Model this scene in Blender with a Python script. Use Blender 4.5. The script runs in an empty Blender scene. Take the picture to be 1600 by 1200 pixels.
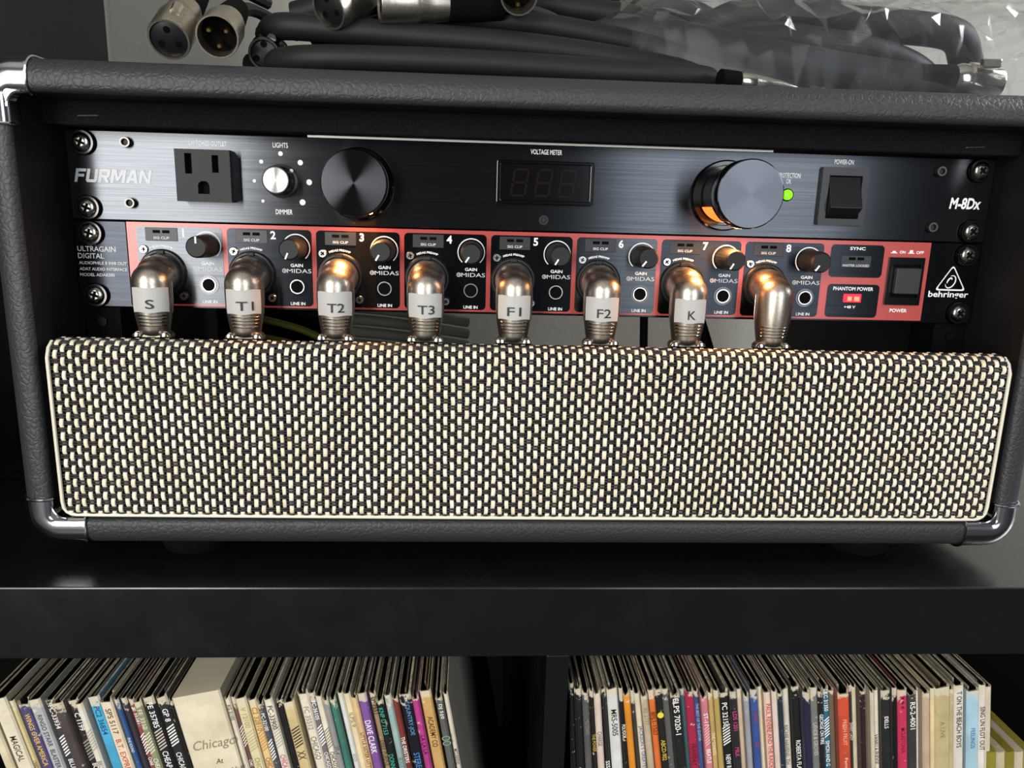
import bpy, bmesh, math, random
from mathutils import Vector, Matrix

random.seed(7)
sc = bpy.context.scene
COL = sc.collection
S = 0.001                      # everything below is written in millimetres
PI = math.pi

# ------------------------------------------------------------------ camera
cd = bpy.data.cameras.new('camera'); cam = bpy.data.objects.new('camera', cd); COL.objects.link(cam)
cd.sensor_width = 36.0; cd.lens = 1191.737 / 1600 * 36.0; cd.clip_start = 0.01; cd.clip_end = 50
right, fwd, up = Vector((.9983, -.0514, .0271)), Vector((.0561, .9739, -.2200)), Vector((-.0151, .2211, .9751))
m3 = Matrix((right.normalized(), up.normalized(), (-fwd).normalized())).transposed()
cam.matrix_world = Matrix.Translation(Vector((-37.87, -409.62, 54.39)) * S) @ m3.to_4x4()
sc.camera = cam

# ------------------------------------------------------------------ world, windows behind the photographer, added wall light
w = bpy.data.worlds.new('room_light'); sc.world = w; w.use_nodes = True
w.node_tree.nodes['Background'].inputs[0].default_value = (.90, .95, 1.0, 1)
w.node_tree.nodes['Background'].inputs[1].default_value = 0.045
sc.view_settings.view_transform = 'Standard'; sc.view_settings.look = 'None'
sc.view_settings.gamma = 1; sc.view_settings.use_curve_mapping = False
sc.view_settings.exposure = 0.12
sc.cycles.caustics_reflective = False

def area(name, loc, target, sx, sy, power, col):
    l = bpy.data.lights.new(name, 'AREA'); l.shape = 'RECTANGLE'; l.size = sx; l.size_y = sy
    l.energy = power; l.color = col
    o = bpy.data.objects.new(name, l); COL.objects.link(o); o.location = loc
    o.rotation_euler = (Vector(target) - Vector(loc)).to_track_quat('-Z', 'Y').to_euler()
    return o
area('window_light_warm', (-1.04, -2.0, .35), (-.1, 0, .0),   .62, 1.5, 50, (1.0, .97, .92))
area('window_light_cool', (.80, -2.1, .40), (.1, 0, .0), .74, 1.5, 21, (.88, .94, 1.0))
area('added_wall_light', (1.30, .02, .62), (.80, .37, .16), .5, .6, 13, (.98, .98, 1.0)).data.spread = math.radians(110)  # area light added close to the wall to brighten its right side

# ------------------------------------------------------------------ materials
def lin(c):
    if isinstance(c, str):
        c = [int(c[i:i+2], 16) / 255 for i in (0, 2, 4)]
    return tuple(x / 12.92 if x <= .04045 else ((x + .055) / 1.055) ** 2.4 for x in c)
MATS = {}
def mat(name, col='808080', rough=.5, metal=0, spec=.5, emit=None, es=0, coat=0):
    m = bpy.data.materials.new(name); m.use_nodes = True; MATS[name] = m
    b = m.node_tree.nodes['Principled BSDF']
    b.inputs['Base Color'].default_value = (*lin(col), 1)
    b.inputs['Roughness'].default_value = rough; b.inputs['Metallic'].default_value = metal
    b.inputs['Specular IOR Level'].default_value = spec; b.inputs['Coat Weight'].default_value = coat
    if emit:
        b.inputs['Emission Color'].default_value = (*lin(emit), 1); b.inputs['Emission Strength'].default_value = es
    return m
def nd(m, t, **kw):
    n = m.node_tree.nodes.new(t)
    for k, v in kw.items(): setattr(n, k, v)
    return n
def lk(m, a, b): m.node_tree.links.new(a, b)
def bs(m): return m.node_tree.nodes['Principled BSDF']
def coords(m, scale):
    tc = nd(m, 'ShaderNodeTexCoord'); mp = nd(m, 'ShaderNodeMapping')
    mp.inputs['Scale'].default_value = scale
    lk(m, tc.outputs['Object'], mp.inputs['Vector']); return mp.outputs['Vector']
def noise(m, vec, scale, detail=3, rough=.5):
    n = nd(m, 'ShaderNodeTexNoise'); n.inputs['Scale'].default_value = scale
    n.inputs['Detail'].default_value = detail; n.inputs['Roughness'].default_value = rough
    lk(m, vec, n.inputs['Vector']); return n.outputs['Fac']
def bump(m, h, strength, dist):
    b = nd(m, 'ShaderNodeBump'); b.inputs['Strength'].default_value = strength; b.inputs['Distance'].default_value = dist
    lk(m, h, b.inputs['Height']); lk(m, b.outputs['Normal'], bs(m).inputs['Normal'])
def ramp(m, fac, stops):
    r = nd(m, 'ShaderNodeValToRGB'); e = r.color_ramp.elements
    while len(e) < len(stops): e.new(.5)
    for el, (p, c) in zip(e, stops):
        el.position = p; el.color = (*(lin(c) if isinstance(c, str) else c), 1)
    lk(m, fac, r.inputs['Fac']); return r.outputs['Color']
def mixc(m, fac, a, b, mode='MIX'):
    n = nd(m, 'ShaderNodeMix', data_type='RGBA', blend_type=mode)
    for sock, v in ((n.inputs[0], fac), (n.inputs[6], a), (n.inputs[7], b)):
        if hasattr(v, 'is_output'): lk(m, v, sock)
        elif isinstance(v, (int, float)): sock.default_value = v
        else: sock.default_value = (*v, 1)
    return n.outputs[2]

# tolex (leather-grain vinyl)
m = mat('tolex', '2a2b2d', .50, spec=.45)
v = coords(m, (1, 1, 1))
wob = nd(m, 'ShaderNodeTexNoise'); wob.inputs['Scale'].default_value = 260; lk(m, v, wob.inputs['Vector'])
mv = nd(m, 'ShaderNodeMixRGB'); mv.inputs[0].default_value = .0035; lk(m, v, mv.inputs[1]); lk(m, wob.outputs['Color'], mv.inputs[2])
vo = nd(m, 'ShaderNodeTexVoronoi', feature='DISTANCE_TO_EDGE'); vo.inputs['Scale'].default_value = 330
lk(m, mv.outputs[0], vo.inputs['Vector'])
rr = ramp(m, vo.outputs['Distance'], [(0, (0, 0, 0)), (.22, (1, 1, 1))])
n2 = noise(m, v, 700, 4, .6)
sumn = nd(m, 'ShaderNodeMath', operation='MULTIPLY_ADD'); lk(m, n2, sumn.inputs[0]); sumn.inputs[1].default_value = .6; lk(m, rr, sumn.inputs[2])
bump(m, sumn.outputs[0], .28, .0005)
# felt lining
m = mat('felt', '111214', .95, spec=.15)
v = coords(m, (1, 1, 1)); n = noise(m, v, 1500, 4, .7)
lk(m, ramp(m, n, [(.3, '08090a'), (.62, '17181a'), (.75, '3a3c40')]), bs(m).inputs['Base Color']); bump(m, n, .8, .001)
mat('inner_black', '0e0f10', .6, spec=.3)
mat('black_plastic', '121314', .42, spec=.4)
mat('soft_black', '161718', .55, spec=.35)
mat('gloss_black', '060607', .12, spec=.5)
mat('void_black', '020202', .8, spec=.1)
mat('grey_plastic', '212224', .38, spec=.4)
mat('white_print', 'ececea', .6, spec=.2)
mat('silver_print', 'c6c8ca', .45, spec=.4)
mat('chrome', 'c4c4c8', .17, 1)
mat('screw_steel', '9b9892', .22, 1)
mat('dark_steel', '55534f', .3, 1)
mat('steel_ring', 'c4c4c2', .25, 1)
mat('bare_aluminium', 'd6d4c8', .45, .7)
mat('rubber', '070707', .9, spec=.08)
# brushed black anodised aluminium : grain runs along X, highlights stretch along Z
def aniso(name, col, rough, an, tangent, dif='060607', dmix=.12, gx=10, gz=2400, var=.35):
    m = mat(name, dif, .6, 0, .2); nt = m.node_tree; out = nt.nodes['Material Output']
    g = nd(m, 'ShaderNodeBsdfAnisotropic'); g.inputs['Color'].default_value = (*lin(col), 1)
    g.inputs['Roughness'].default_value = rough; g.inputs['Anisotropy'].default_value = an
    lk(m, tangent(m), g.inputs['Tangent'])
    if gz:
        v = coords(m, (gx, 1, gz)); n = noise(m, v, 1.0, 3, .6); c = lin(col)
        lk(m, ramp(m, n, [(.25, tuple(x * (1 - var) for x in c)), (.75, tuple(min(1, x * (1 + var * 1.4)) for x in c))]), g.inputs['Color'])
    mx = nd(m, 'ShaderNodeMixShader'); mx.inputs[0].default_value = 1 - dmix
    lk(m, bs(m).outputs[0], mx.inputs[1]); lk(m, g.outputs[0], mx.inputs[2]); lk(m, mx.outputs[0], out.inputs['Surface'])
    return m
def tan_x(m):
    t = nd(m, 'ShaderNodeCombineXYZ'); t.inputs[0].default_value = 1.0; return t.outputs[0]
def tan_r(m):
    return nd(m, 'ShaderNodeTangent', direction_type='RADIAL', axis='Y').outputs[0]
aniso('brushed_black', '44474b', .27, .62, tan_x)
aniso('brushed_black_dark', '2c2f34', .27, .62, tan_x)  # same roughness and grain as brushed black, only a darker colour
aniso('brushed_red', '8a6a68', .30, .5, tan_x, 'c2504b', .72, gz=1600, var=.12)
aniso('turned_black', '43454a', .16, .70, tan_r, gz=0)
aniso('turned_silver', 'a8a8a6', .25, .65, tan_r, '90908e', .3, gz=0)
# satin nickel
m = mat('nickel', 'a8a096', .36, 1); v = coords(m, (1, 1, 1))
n = noise(m, v, 900, 3); lk(m, ramp(m, n, [(.3, 'aaa195'), (.7, 'c4bbae')]), bs(m).inputs['Base Color'])
mat('nickel_bright', 'cfc8bb', .16, 1)
mat('label_tape', 'b4b2ae', .5, spec=.3)
mat('label_ink', '1c1d20', .6)
mat('lamp_glow', 'ff9a50', .5, emit='ff7a2c', es=1.6)
mat('lamp_glow_dim', 'ff9a50', .5, emit='ff8a3c', es=2.5)
mat('led_green', '7be01e', .4, emit='74ee10', es=1.3)
mat('led_red', 'e01530', .4, emit='ff1030', es=1.4)
mat('led_red_core', 'ff7050', .4, emit='ff6a40', es=2.0)
# weave
m = mat('cream_thread', 'e6dcc0', .55, spec=.3); v = coords(m, (1, 1, .12)); n = noise(m, v, 1300, 2)
n3 = noise(m, coords(m, (1, 1, 1)), 60, 2)
lk(m, mixc(m, .5, ramp(m, n, [(.3, 'cbbd9c'), (.65, 'f3ecdc')]), ramp(m, n3, [(.35, 'd8cba6'), (.65, 'efe3d2')])), bs(m).inputs['Base Color'])
mat('black_thread', '1d1d20', .5, spec=.4)
mat('piping_cream', 'ddd6c2', .4, spec=.4)
mat('floor_carpet', '46484b', .9, spec=.1); mat('ceiling_paint', 'e8e8e4', .9, spec=.1)
# furniture and wall
m = mat('shelf_black', '0d0e10', .24, spec=.5); v = coords(m, (1, 1, 1)); n = noise(m, v, 30, 4, .6)
lk(m, ramp(m, n, [(.3, (.20, .20, .20)), (.7, (.30, .30, .30))]), bs(m).inputs['Roughness'])
n = noise(m, v, 420, 2); lk(m, ramp(m, n, [(.0, '0d0e10'), (.76, '0d0e10'), (.84, '26272a')]), bs(m).inputs['Base Color'])
mat('shelf_edge', '3a3b3d', .5)
m = mat('wall_paint', '949187', .8, spec=.2); v = coords(m, (1, 1, 1)); bump(m, noise(m, v, 90, 4), .15, .002)
mat('cable_black', '121314', .58, spec=.3)
mat('cable_yellow', '8d8b2c', .5); mat('cable_grey', '9b9a90', .35, spec=.5); mat('cable_red', '7c1020', .5)
mat('gold_pin', 'd7b46a', .25, 1)

# sleeves: one material, the colour comes from each object
m = mat('sleeve_spine', 'ffffff', .42, spec=.35); oi = nd(m, 'ShaderNodeObjectInfo'); tc = nd(m, 'ShaderNodeTexCoord')
addv = nd(m, 'ShaderNodeVectorMath', operation='MULTIPLY_ADD'); lk(m, oi.outputs['Random'], addv.inputs[0])
addv.inputs[1].default_value = (3.1, 1.7, 5.3); lk(m, tc.outputs['Object'], addv.inputs[2])
n1 = nd(m, 'ShaderNodeTexNoise'); n1.inputs['Scale'].default_value = 260; n1.inputs['Detail'].default_value = 5; n1.inputs['Roughness'].default_value = .65
lk(m, addv.outputs[0], n1.inputs['Vector'])
wear = ramp(m, n1.outputs['Fac'], [(.0, (0, 0, 0)), (.64, (0, 0, 0)), (.70, (.75, .75, .75))])
n2 = nd(m, 'ShaderNodeTexNoise'); n2.inputs['Scale'].default_value = 90; n2.inputs['Detail'].default_value = 3
lk(m, addv.outputs[0], n2.inputs['Vector'])
sep = nd(m, 'ShaderNodeSeparateXYZ'); lk(m, tc.outputs['Object'], sep.inputs[0])
mr = nd(m, 'ShaderNodeMapRange'); mr.inputs[1].default_value = .303; mr.inputs[2].default_value = .3145; lk(m, sep.outputs[2], mr.inputs[0])
ad = nd(m, 'ShaderNodeMath', operation='MULTIPLY_ADD'); lk(m, n1.outputs['Fac'], ad.inputs[0]); ad.inputs[1].default_value = 2.4; ad.inputs[2].default_value = -1.2
sm = nd(m, 'ShaderNodeMath', operation='ADD', use_clamp=True); lk(m, ad.outputs[0], sm.inputs[0]); lk(m, mr.outputs[0], sm.inputs[1])
topw = ramp(m, sm.outputs[0], [(.45, (0, 0, 0)), (.6, (.85, .85, .85))])
mx = nd(m, 'ShaderNodeMath', operation='MAXIMUM'); lk(m, wear, mx.inputs[0]); lk(m, topw, mx.inputs[1])
base = mixc(m, ramp(m, n2.outputs['Fac'], [(.3, (0, 0, 0)), (.8, (.45, .45, .45))]), oi.outputs['Color'], (.45, .40, .30), 'MULTIPLY')
lk(m, mixc(m, mx.outputs[0], base, lin('c9bfa6')), bs(m).inputs['Base Color'])
m = mat('sleeve_card', 'b8ab8c', .8, spec=.2); v = coords(m, (1, 1, 1)); n = noise(m, v, 220, 4)
lk(m, ramp(m, n, [(.3, '6f6654'), (.6, 'b9ad92')]), bs(m).inputs['Base Color'])
m = mat('sleeve_cover', 'ffffff', .5, spec=.3); oi = nd(m, 'ShaderNodeObjectInfo')
lk(m, mixc(m, .5, oi.outputs['Color'], (.12, .11, .10), 'MIX'), bs(m).inputs['Base Color'])
mat('sleeve_gap_dark', '0b0b0c', .4); mat('inner_paper', 'a39c8a', .8)  # near-black lines the gap inside the open sleeve tops
def ink(c):
    k = 'spine_ink_' + c
    if k not in MATS: mat(k, c, .6, spec=.2)
    return k

# clear plastic bag
m = bpy.data.materials.new('clear_plastic'); m.use_nodes = True; MATS['clear_plastic'] = m
nt = m.node_tree; nt.nodes.remove(nt.nodes['Principled BSDF']); out = nt.nodes['Material Output']
tr = nd(m, 'ShaderNodeBsdfTransparent'); tr.inputs[0].default_value = (.93, .94, .95, 1)
gl = nd(m, 'ShaderNodeBsdfGlossy'); gl.inputs['Roughness'].default_value = .12
df = nd(m, 'ShaderNodeBsdfDiffuse'); df.inputs[0].default_value = (.75, .77, .8, 1)
lw = nd(m, 'ShaderNodeLayerWeight'); lw.inputs[0].default_value = .5
pw_ = nd(m, 'ShaderNodeMath', operation='POWER'); lk(m, lw.outputs['Facing'], pw_.inputs[0]); pw_.inputs[1].default_value = 3.3
fr = nd(m, 'ShaderNodeMath', operation='MULTIPLY_ADD'); lk(m, pw_.outputs[0], fr.inputs[0]); fr.inputs[1].default_value = .85; fr.inputs[2].default_value = .003
m1 = nd(m, 'ShaderNodeMixShader'); m1.inputs[0].default_value = .014; lk(m, tr.outputs[0], m1.inputs[1]); lk(m, df.outputs[0], m1.inputs[2])
m2 = nd(m, 'ShaderNodeMixShader'); lk(m, fr.outputs[0], m2.inputs[0]); lk(m, m1.outputs[0], m2.inputs[1]); lk(m, gl.outputs[0], m2.inputs[2])
lk(m, m2.outputs[0], out.inputs['Surface'])

# ------------------------------------------------------------------ mesh helpers (millimetres)
class MB:
    def __init__(self): self.v = []; self.f = []; self.mi = []
    def add(self, vs, fs, mi=0):
        o = len(self.v); self.v += [tuple(p) for p in vs]
        for f in fs: self.f.append(tuple(i + o for i in f)); self.mi.append(mi)
        return self
    def box(self, x0, x1, y0, y1, z0, z1, mi=0):
        vs = [(x, y, z) for x in (x0, x1) for y in (y0, y1) for z in (z0, z1)]
        return self.add(vs, [(0, 1, 3, 2), (4, 6, 7, 5), (0, 4, 5, 1), (2, 3, 7, 6), (0, 2, 6, 4), (1, 5, 7, 3)], mi)
    def prism(self, poly, y0, y1, mi=0):                 # poly (x, z); y0 is the front
        n = len(poly); vs = [(x, y0, z) for x, z in poly] + [(x, y1, z) for x, z in poly]
        fs = [tuple(range(n)), tuple(range(2 * n - 1, n - 1, -1))]
        fs += [(i, i + n, (i + 1) % n + n, (i + 1) % n) for i in range(n)]
        return self.add(vs, fs, mi)
    def ring(self, outer, inner, y0, y1, mi=0):          # flat band between two polys of the same length
        n = len(outer); vs = [(x, y0, z) for x, z in outer] + [(x, y0, z) for x, z in inner] + [(x, y1, z) for x, z in outer] + [(x, y1, z) for x, z in inner]
        fs = []
        for i in range(n):
            j = (i + 1) % n
            fs += [(i, j, n + j, n + i), (i, 2*n + i, 2*n + j, j), (n + i, n + j, 3*n + j, 3*n + i)]
        return self.add(vs, fs, mi)
    def lathe(self, prof, c=(0, 0, 0), ax=(0, -1, 0), n=28, mi=0, a0=0, a1=2 * PI, caps=True):   # prof (r, h) along ax
        ax = Vector(ax).normalized(); c = Vector(c)
        t = Vector((0, 0, 1)) if abs(ax.z) < .9 else Vector((0, 1, 0))
        u = t.cross(ax).normalized(); t = ax.cross(u).normalized()
        full = abs(a1 - a0 - 2 * PI) < 1e-6; k = n if full else n + 1
        vs = []
        for r, h in prof:
            for i in range(k):
                a = a0 + (a1 - a0) * i / n
                vs.append(c + ax * h + u * (r * math.cos(a)) + t * (r * math.sin(a)))
        fs = []
        for j in range(len(prof) - 1):
            for i in range(n):
                i2 = (i + 1) % k
                fs.append((j*k + i, j*k + i2, (j+1)*k + i2, (j+1)*k + i))
        if full and caps:
            fs.append(tuple(range(k - 1, -1, -1))); fs.append(tuple((len(prof) - 1) * k + i for i in range(k)))
        return self.add(vs, fs, mi)
    def tube(self, path, r, n=8, mi=0, closed=False):
        P = [Vector(p) for p in path]; N = len(P); vs = []; fs = []
        rs = r if isinstance(r, (list, tuple)) else [r] * N
        prev = None
        for i in range(N):
            if closed: d = P[(i + 1) % N] - P[i - 1]
            else: d = P[min(i + 1, N - 1)] - P[max(i - 1, 0)]
            d.normalize()
            if prev is None:
                t = Vector((0, 0, 1)) if abs(d.z) < .9 else Vector((1, 0, 0)); u = t.cross(d).normalized()
            else: u = (prev - d * prev.dot(d)).normalized()
            prev = u; w_ = d.cross(u)
            for k in range(n):
                a = 2 * PI * k / n; vs.append(P[i] + (u * math.cos(a) + w_ * math.sin(a)) * rs[i])
        M = N if closed else N - 1
        for i in range(M):
            j = (i + 1) % N
            for k in range(n):
                fs.append((i*n + k, i*n + (k+1) % n, j*n + (k+1) % n, j*n + k))
        if not closed: fs += [tuple(range(n - 1, -1, -1)), tuple((N-1)*n + k for k in range(n))]
        return self.add(vs, fs, mi)
    def mesh(self, name, mats, bevel=0, seg=2, angle=35, flat=False, org=(0, 0, 0)):
        me = bpy.data.meshes.new(name); ox, oy, oz = org
        me.from_pydata([((x-ox)*S, (y-oy)*S, (z-oz)*S) for x, y, z in self.v], [], self.f)
        mats = mats if isinstance(mats, (list, tuple)) else [mats]
        for mm in mats: me.materials.append(MATS[mm])
        me.polygons.foreach_set('material_index', self.mi)
        bm = bmesh.new(); bm.from_mesh(me)
        bmesh.ops.recalc_face_normals(bm, faces=bm.faces)
        if bevel:
            es = [e for e in bm.edges if len(e.link_faces) == 2 and e.calc_face_angle(0) > .5]
            bmesh.ops.bevel(bm, geom=es, offset=bevel * S, segments=seg, profile=.5, affect='EDGES', clamp_overlap=True)
        bm.to_mesh(me); bm.free()
        if not flat and not bevel:
            me.shade_smooth(); me.set_sharp_from_angle(angle=math.radians(angle))
        me.update(); return me
ORG = {}
def tag(o, label=None, cat=None, group=None, kind=None):
    if label: o['label'] = label
    if cat: o['category'] = cat
    if group: o['group'] = group
    if kind: o['kind'] = kind
    return o
def empty(name, loc, label, cat, group=None):
    o = bpy.data.objects.new(name, None); COL.objects.link(o); o.location = Vector(loc) * S
    o.empty_display_size = .01; ORG[o.name] = tuple(loc); return tag(o, label, cat, group)
def world_org(p):
    x = (0, 0, 0)
    while p is not None:
        a = ORG.get(p.name, (0, 0, 0)); x = (x[0] + a[0], x[1] + a[1], x[2] + a[2]); p = p.parent
    return x
def put(name, me, parent=None, loc=None, rot=None):      # loc relative to the parent
    o = bpy.data.objects.new(name, me); COL.objects.link(o)
    if parent: o.parent = parent
    if loc: o.location = Vector(loc) * S; ORG[o.name] = tuple(loc)
    if rot: o.rotation_euler = rot
    return o
def part(name, mb, mats, parent=None, **kw):             # mb written in world millimetres
    return put(name, mb.mesh(name, mats, org=world_org(parent), **kw), parent)
def at(name, mb, mats, parent, loc, **kw):               # mb local, loc in world millimetres
    o = world_org(parent)
    return put(name, mb.mesh(name, mats, **kw), parent, (loc[0]-o[0], loc[1]-o[1], loc[2]-o[2]))
def copy_at(src, name, parent, loc):
    o = world_org(parent); return put(name, src.data, parent, (loc[0]-o[0], loc[1]-o[1], loc[2]-o[2]))
def rrect(x0, x1, z0, z1, r, n=5):
    out = []
    for cx, cz, a0 in ((x1-r, z1-r, 0), (x0+r, z1-r, PI/2), (x0+r, z0+r, PI), (x1-r, z0+r, 1.5*PI)):
        out += [(cx + r*math.cos(a0 + PI/2*i/n), cz + r*math.sin(a0 + PI/2*i/n)) for i in range(n + 1)]
    return out
def circ(x, z, r, n=24): return [(x + r*math.cos(2*PI*i/n), z + r*math.sin(2*PI*i/n)) for i in range(n)]
def arc_band(x, z, r0, r1, a0, a1, n=28):
    o = [(x + r1*math.cos(a0+(a1-a0)*i/n), z + r1*math.sin(a0+(a1-a0)*i/n)) for i in range(n+1)]
    i_ = [(x + r0*math.cos(a0+(a1-a0)*i/n), z + r0*math.sin(a0+(a1-a0)*i/n)) for i in range(n+1)]
    return o, i_
def strip(mb, outer, inner, y, mi=0):                    # open flat band
    n = len(outer); vs = [(x, y, z) for x, z in outer] + [(x, y, z) for x, z in inner]
    return mb.add(vs, [(i, i+1, n+i+1, n+i) for i in range(n-1)], mi)
def spline(pts, k=8):
    P = [Vector(p) for p in pts]; P = [2*P[0]-P[1]] + P + [2*P[-1]-P[-2]]; out = []
    for i in range(1, len(P) - 2):
        a, b, c, d = P[i-1:i+3]
        for j in range(k):
            t = j / k
            out.append(.5*((2*b) + (c-a)*t + (2*a-5*b+4*c-d)*t*t + (3*b-a-3*c+d)*t**3))
    out.append(P[-2]); return out

# flat print: text outlines, fitted to a width and a cap height, all converted in one go at the end
TEXTS = []
def text(s, parent, mt, x, z, w_, h, y, name='lettering', shear=0, bold=0, fn=None, rot=None, local=False, space=1.0):
    """centre (x, z) on the plane y facing the viewer; fn maps (x, z) -> (x, y, z) for curved surfaces"""
    TEXTS.append(dict(s=s, parent=parent, mt=mt, x=x, z=z, w=w_, h=h, y=y, name=name, shear=shear, bold=bold, fn=fn, rot=rot, local=local, space=space))
def flush_texts():
    obs = []
    for t in TEXTS:
        cu = bpy.data.curves.new('lettering', 'FONT'); cu.body = t['s']; cu.size = 1; cu.shear = t['shear']
        cu.offset = t['bold']; cu.resolution_u = 3; cu.space_character = t['space']
        o = bpy.data.objects.new('lettering_tmp', cu); COL.objects.link(o); obs.append(o)
    bpy.context.view_layer.update(); dg = bpy.context.evaluated_depsgraph_get()
    for t, o in zip(TEXTS, obs):
        src = bpy.data.meshes.new_from_object(o.evaluated_get(dg))
        vs = [(v.co.x, v.co.y) for v in src.vertices]; fs = [tuple(p.vertices) for p in src.polygons]
        bpy.data.meshes.remove(src)
        if not vs: continue
        x0 = min(a for a, b in vs); x1 = max(a for a, b in vs); y0 = min(b for a, b in vs); y1 = max(b for a, b in vs)
        sy = t['h'] / (y1 - y0); sx = t['w'] / (x1 - x0) if t['w'] else sy
        org = (0, 0, 0) if t['local'] else world_org(t['parent']); out = []
        for a, b in vs:
            u, q = (a - (x0 + x1) / 2) * sx, (b - (y0 + y1) / 2) * sy
            if t['rot'] == 'down': u, q = q, -u
            if t['fn']: p = t['fn'](t['x'] + u, t['z'] + q)
            else: p = (t['x'] + u, t['y'], t['z'] + q)
            out.append(((p[0]-org[0])*S, (p[1]-org[1])*S, (p[2]-org[2])*S))
        me = bpy.data.meshes.new(t['name']); me.from_pydata(out, [], fs); me.materials.append(MATS[t['mt']]); me.update()
        put(t['name'], me, t['parent'])
    for o in obs:
        cu = o.data; bpy.data.objects.remove(o); bpy.data.curves.remove(cu)

# ================================================================== the setting
def struct(name, mb, m, parent=None, label=None):
    o = part(name, mb, m, parent); o['kind'] = 'structure'
    if label: o['label'] = label
    return o
tag(struct('wall_back', MB().box(-2200, 2200, 372, 392, -560, 1800), 'wall_paint'), 'pale grey painted wall behind the shelf', 'wall')
tag(struct('floor', MB().box(-2200, 2200, -2600, 392, -580, -560), 'floor_carpet'), 'grey carpet floor under the shelf unit', 'floor')

tag(struct('ceiling', MB().box(-2200, 2200, -2600, 392, 1800, 1820), 'ceiling_paint'), 'white painted ceiling of the room', 'ceiling')
# ------------------------------------------------------------------ shelf unit
SH = empty('shelf_unit', (0, 129, -560), 'matte black wooden cube shelf unit holding the rack case and records', 'shelf')
SZ = -126.0
part('shelf_board', MB().box(-358, 415, -66, 324, -164, SZ), 'shelf_black', SH, bevel=.8)
part('shelf_board', MB().box(-358, 377, -66, 324, -535, -497), 'shelf_black', SH, bevel=.8)
part('side_panel', MB().box(-396, -358, -66, 324, -560, 520), 'shelf_black', SH, bevel=.8)
part('side_panel', MB().box(377, 415, -66, 324, -560, -164), 'shelf_black', SH, bevel=.8)
part('divider', MB().box(3.5, 15, -65, 322, -497, -164), 'shelf_black', SH, bevel=.5)
part('plinth', MB().box(-358, 377, -40, -20, -560, -535), 'shelf_black', SH)

# ================================================================== rack case
IX, IZ0, IZ1, TH = 245.5, -102.0, 101.0, 15.0
CASE = empty('rack_case', (0, 100, SZ), 'black textured vinyl rack case with chrome corners on the shelf', 'rack case')
def loop_path(step=6.0, r=2.0, n=10):
    pts = []
    for cx, cz, a0 in ((IX-r, IZ1-r, 0), (-IX+r, IZ1-r, PI/2), (-IX+r, IZ0+r, PI), (IX-r, IZ0+r, 1.5*PI)):
        for i in range(n + 1):
            a = a0 + PI/2*i/n; d = (math.cos(a), math.sin(a)); pts.append(((cx + r*d[0], cz + r*d[1]), d))
    return pts
def sweep(mb, path, prof, closed, mis=None):
    k = len(prof); vs = []; fs = []; mm = []
    for (p, d) in path:
        for n_, y in prof: vs.append((p[0] + d[0]*n_, y, p[1] + d[1]*n_))
    N = len(path)
    o = len(mb.v); mb.v += vs
    for i in range(N if closed else N - 1):
        j = (i + 1) % N
        for a in range(k):
            b = (a + 1) % k
            mb.f.append((o + i*k + a, o + i*k + b, o + j*k + b, o + j*k + a)); mb.mi.append(mis[a] if mis else 0)
    if not closed:
        mb.f.append(tuple(o + a for a in range(k))); mb.mi.append(0)
        mb.f.append(tuple(o + (N-1)*k + a for a in range(k))); mb.mi.append(0)
    return mb
def arcp(cn, cy, r, a0, a1, n): return [(cn + r*math.cos(a0+(a1-a0)*i/n), cy + r*math.sin(a0+(a1-a0)*i/n)) for i in range(n+1)]
prof = [(0, 262)] + arcp(3.5, -36.5, 3.5, PI, 1.5*PI, 4) + arcp(TH-9, -31, 9, 1.5*PI, 2*PI, 7) + [(TH, 262)]
mis = [1] + [0] * (len(prof) - 3) + [0, 1]
part('shell', sweep(MB(), loop_path(), prof, True, mis), ['tolex', 'inner_black'], CASE, angle=60)
# chrome corners
def corner(sx, sz, ax, az):
    iz = IZ1 if sz > 0 else IZ0; r = 2.0
    p = [((sx*IX, iz - sz*(az - TH)), (sx, 0))]
    p += [((sx*IX, iz - sz*(az-TH)*(1-i/4) - sz*r*(i/4)), (sx, 0)) for i in range(1, 4)]
    for i in range(9):
        a = PI/2*i/8; d = (sx*math.cos(a), sz*math.sin(a)); p.append(((sx*(IX-r) + r*d[0], iz - sz*r + r*d[1]), d))
    p += [((sx*(IX-r-(ax-TH-r)*i/4), iz), (0, sz)) for i in range(1, 5)]
    t = .9
    o = [(-.5, -30)] + arcp(3.5, -36.5, 3.5+t, PI, 1.5*PI, 4) + arcp(TH-9, -31, 9+t, 1.5*PI, 2*PI, 7) + [(TH+t, -12)]
    inn = [(TH+.1, -12)] + arcp(TH-9, -31, 9.1, 2*PI, 1.5*PI, 7) + arcp(3.5, -36.5, 3.6, 1.5*PI, PI, 4) + [(.05, -30)]
    c = part('corner_cap', sweep(MB(), p, o + inn, False), 'chrome', CASE, angle=50)
    rim = MB()
    for (q, d) in (p[0], p[-1]):
        rim.tube([(q[0]+d[0]*n_, y, q[1]+d[1]*n_) for n_, y in o[1:]], .75, 6)
    R7 = 6.5; fc = (sx*(IX-R7-.2), iz - sz*(R7+.2))
    ar = [(fc[0] + sx*R7*math.cos(a), fc[1] + sz*R7*math.sin(a)) for a in (PI/2*i/8 for i in range(9))]
    part('corner_fillet', MB().prism([(sx*(IX+1), iz + sz)] + ar, -40.0, -33.5), 'chrome', c)
    rim.tube([(x, -39.9, z) for x, z in ar], .6, 6)
    part('rolled_rim', rim, 'chrome', c)
    return c
corner(-1, -1, 30.5, 25); corner(1, -1, 30.5, 25); corner(-1, 1, 24.5, 29); corner(1, 1, 24.5, 29)
part('felt_strip', MB().box(-244, 244, -15, -1.5, 89.4, 101.2), 'felt', CASE, bevel=1.2)
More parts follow.
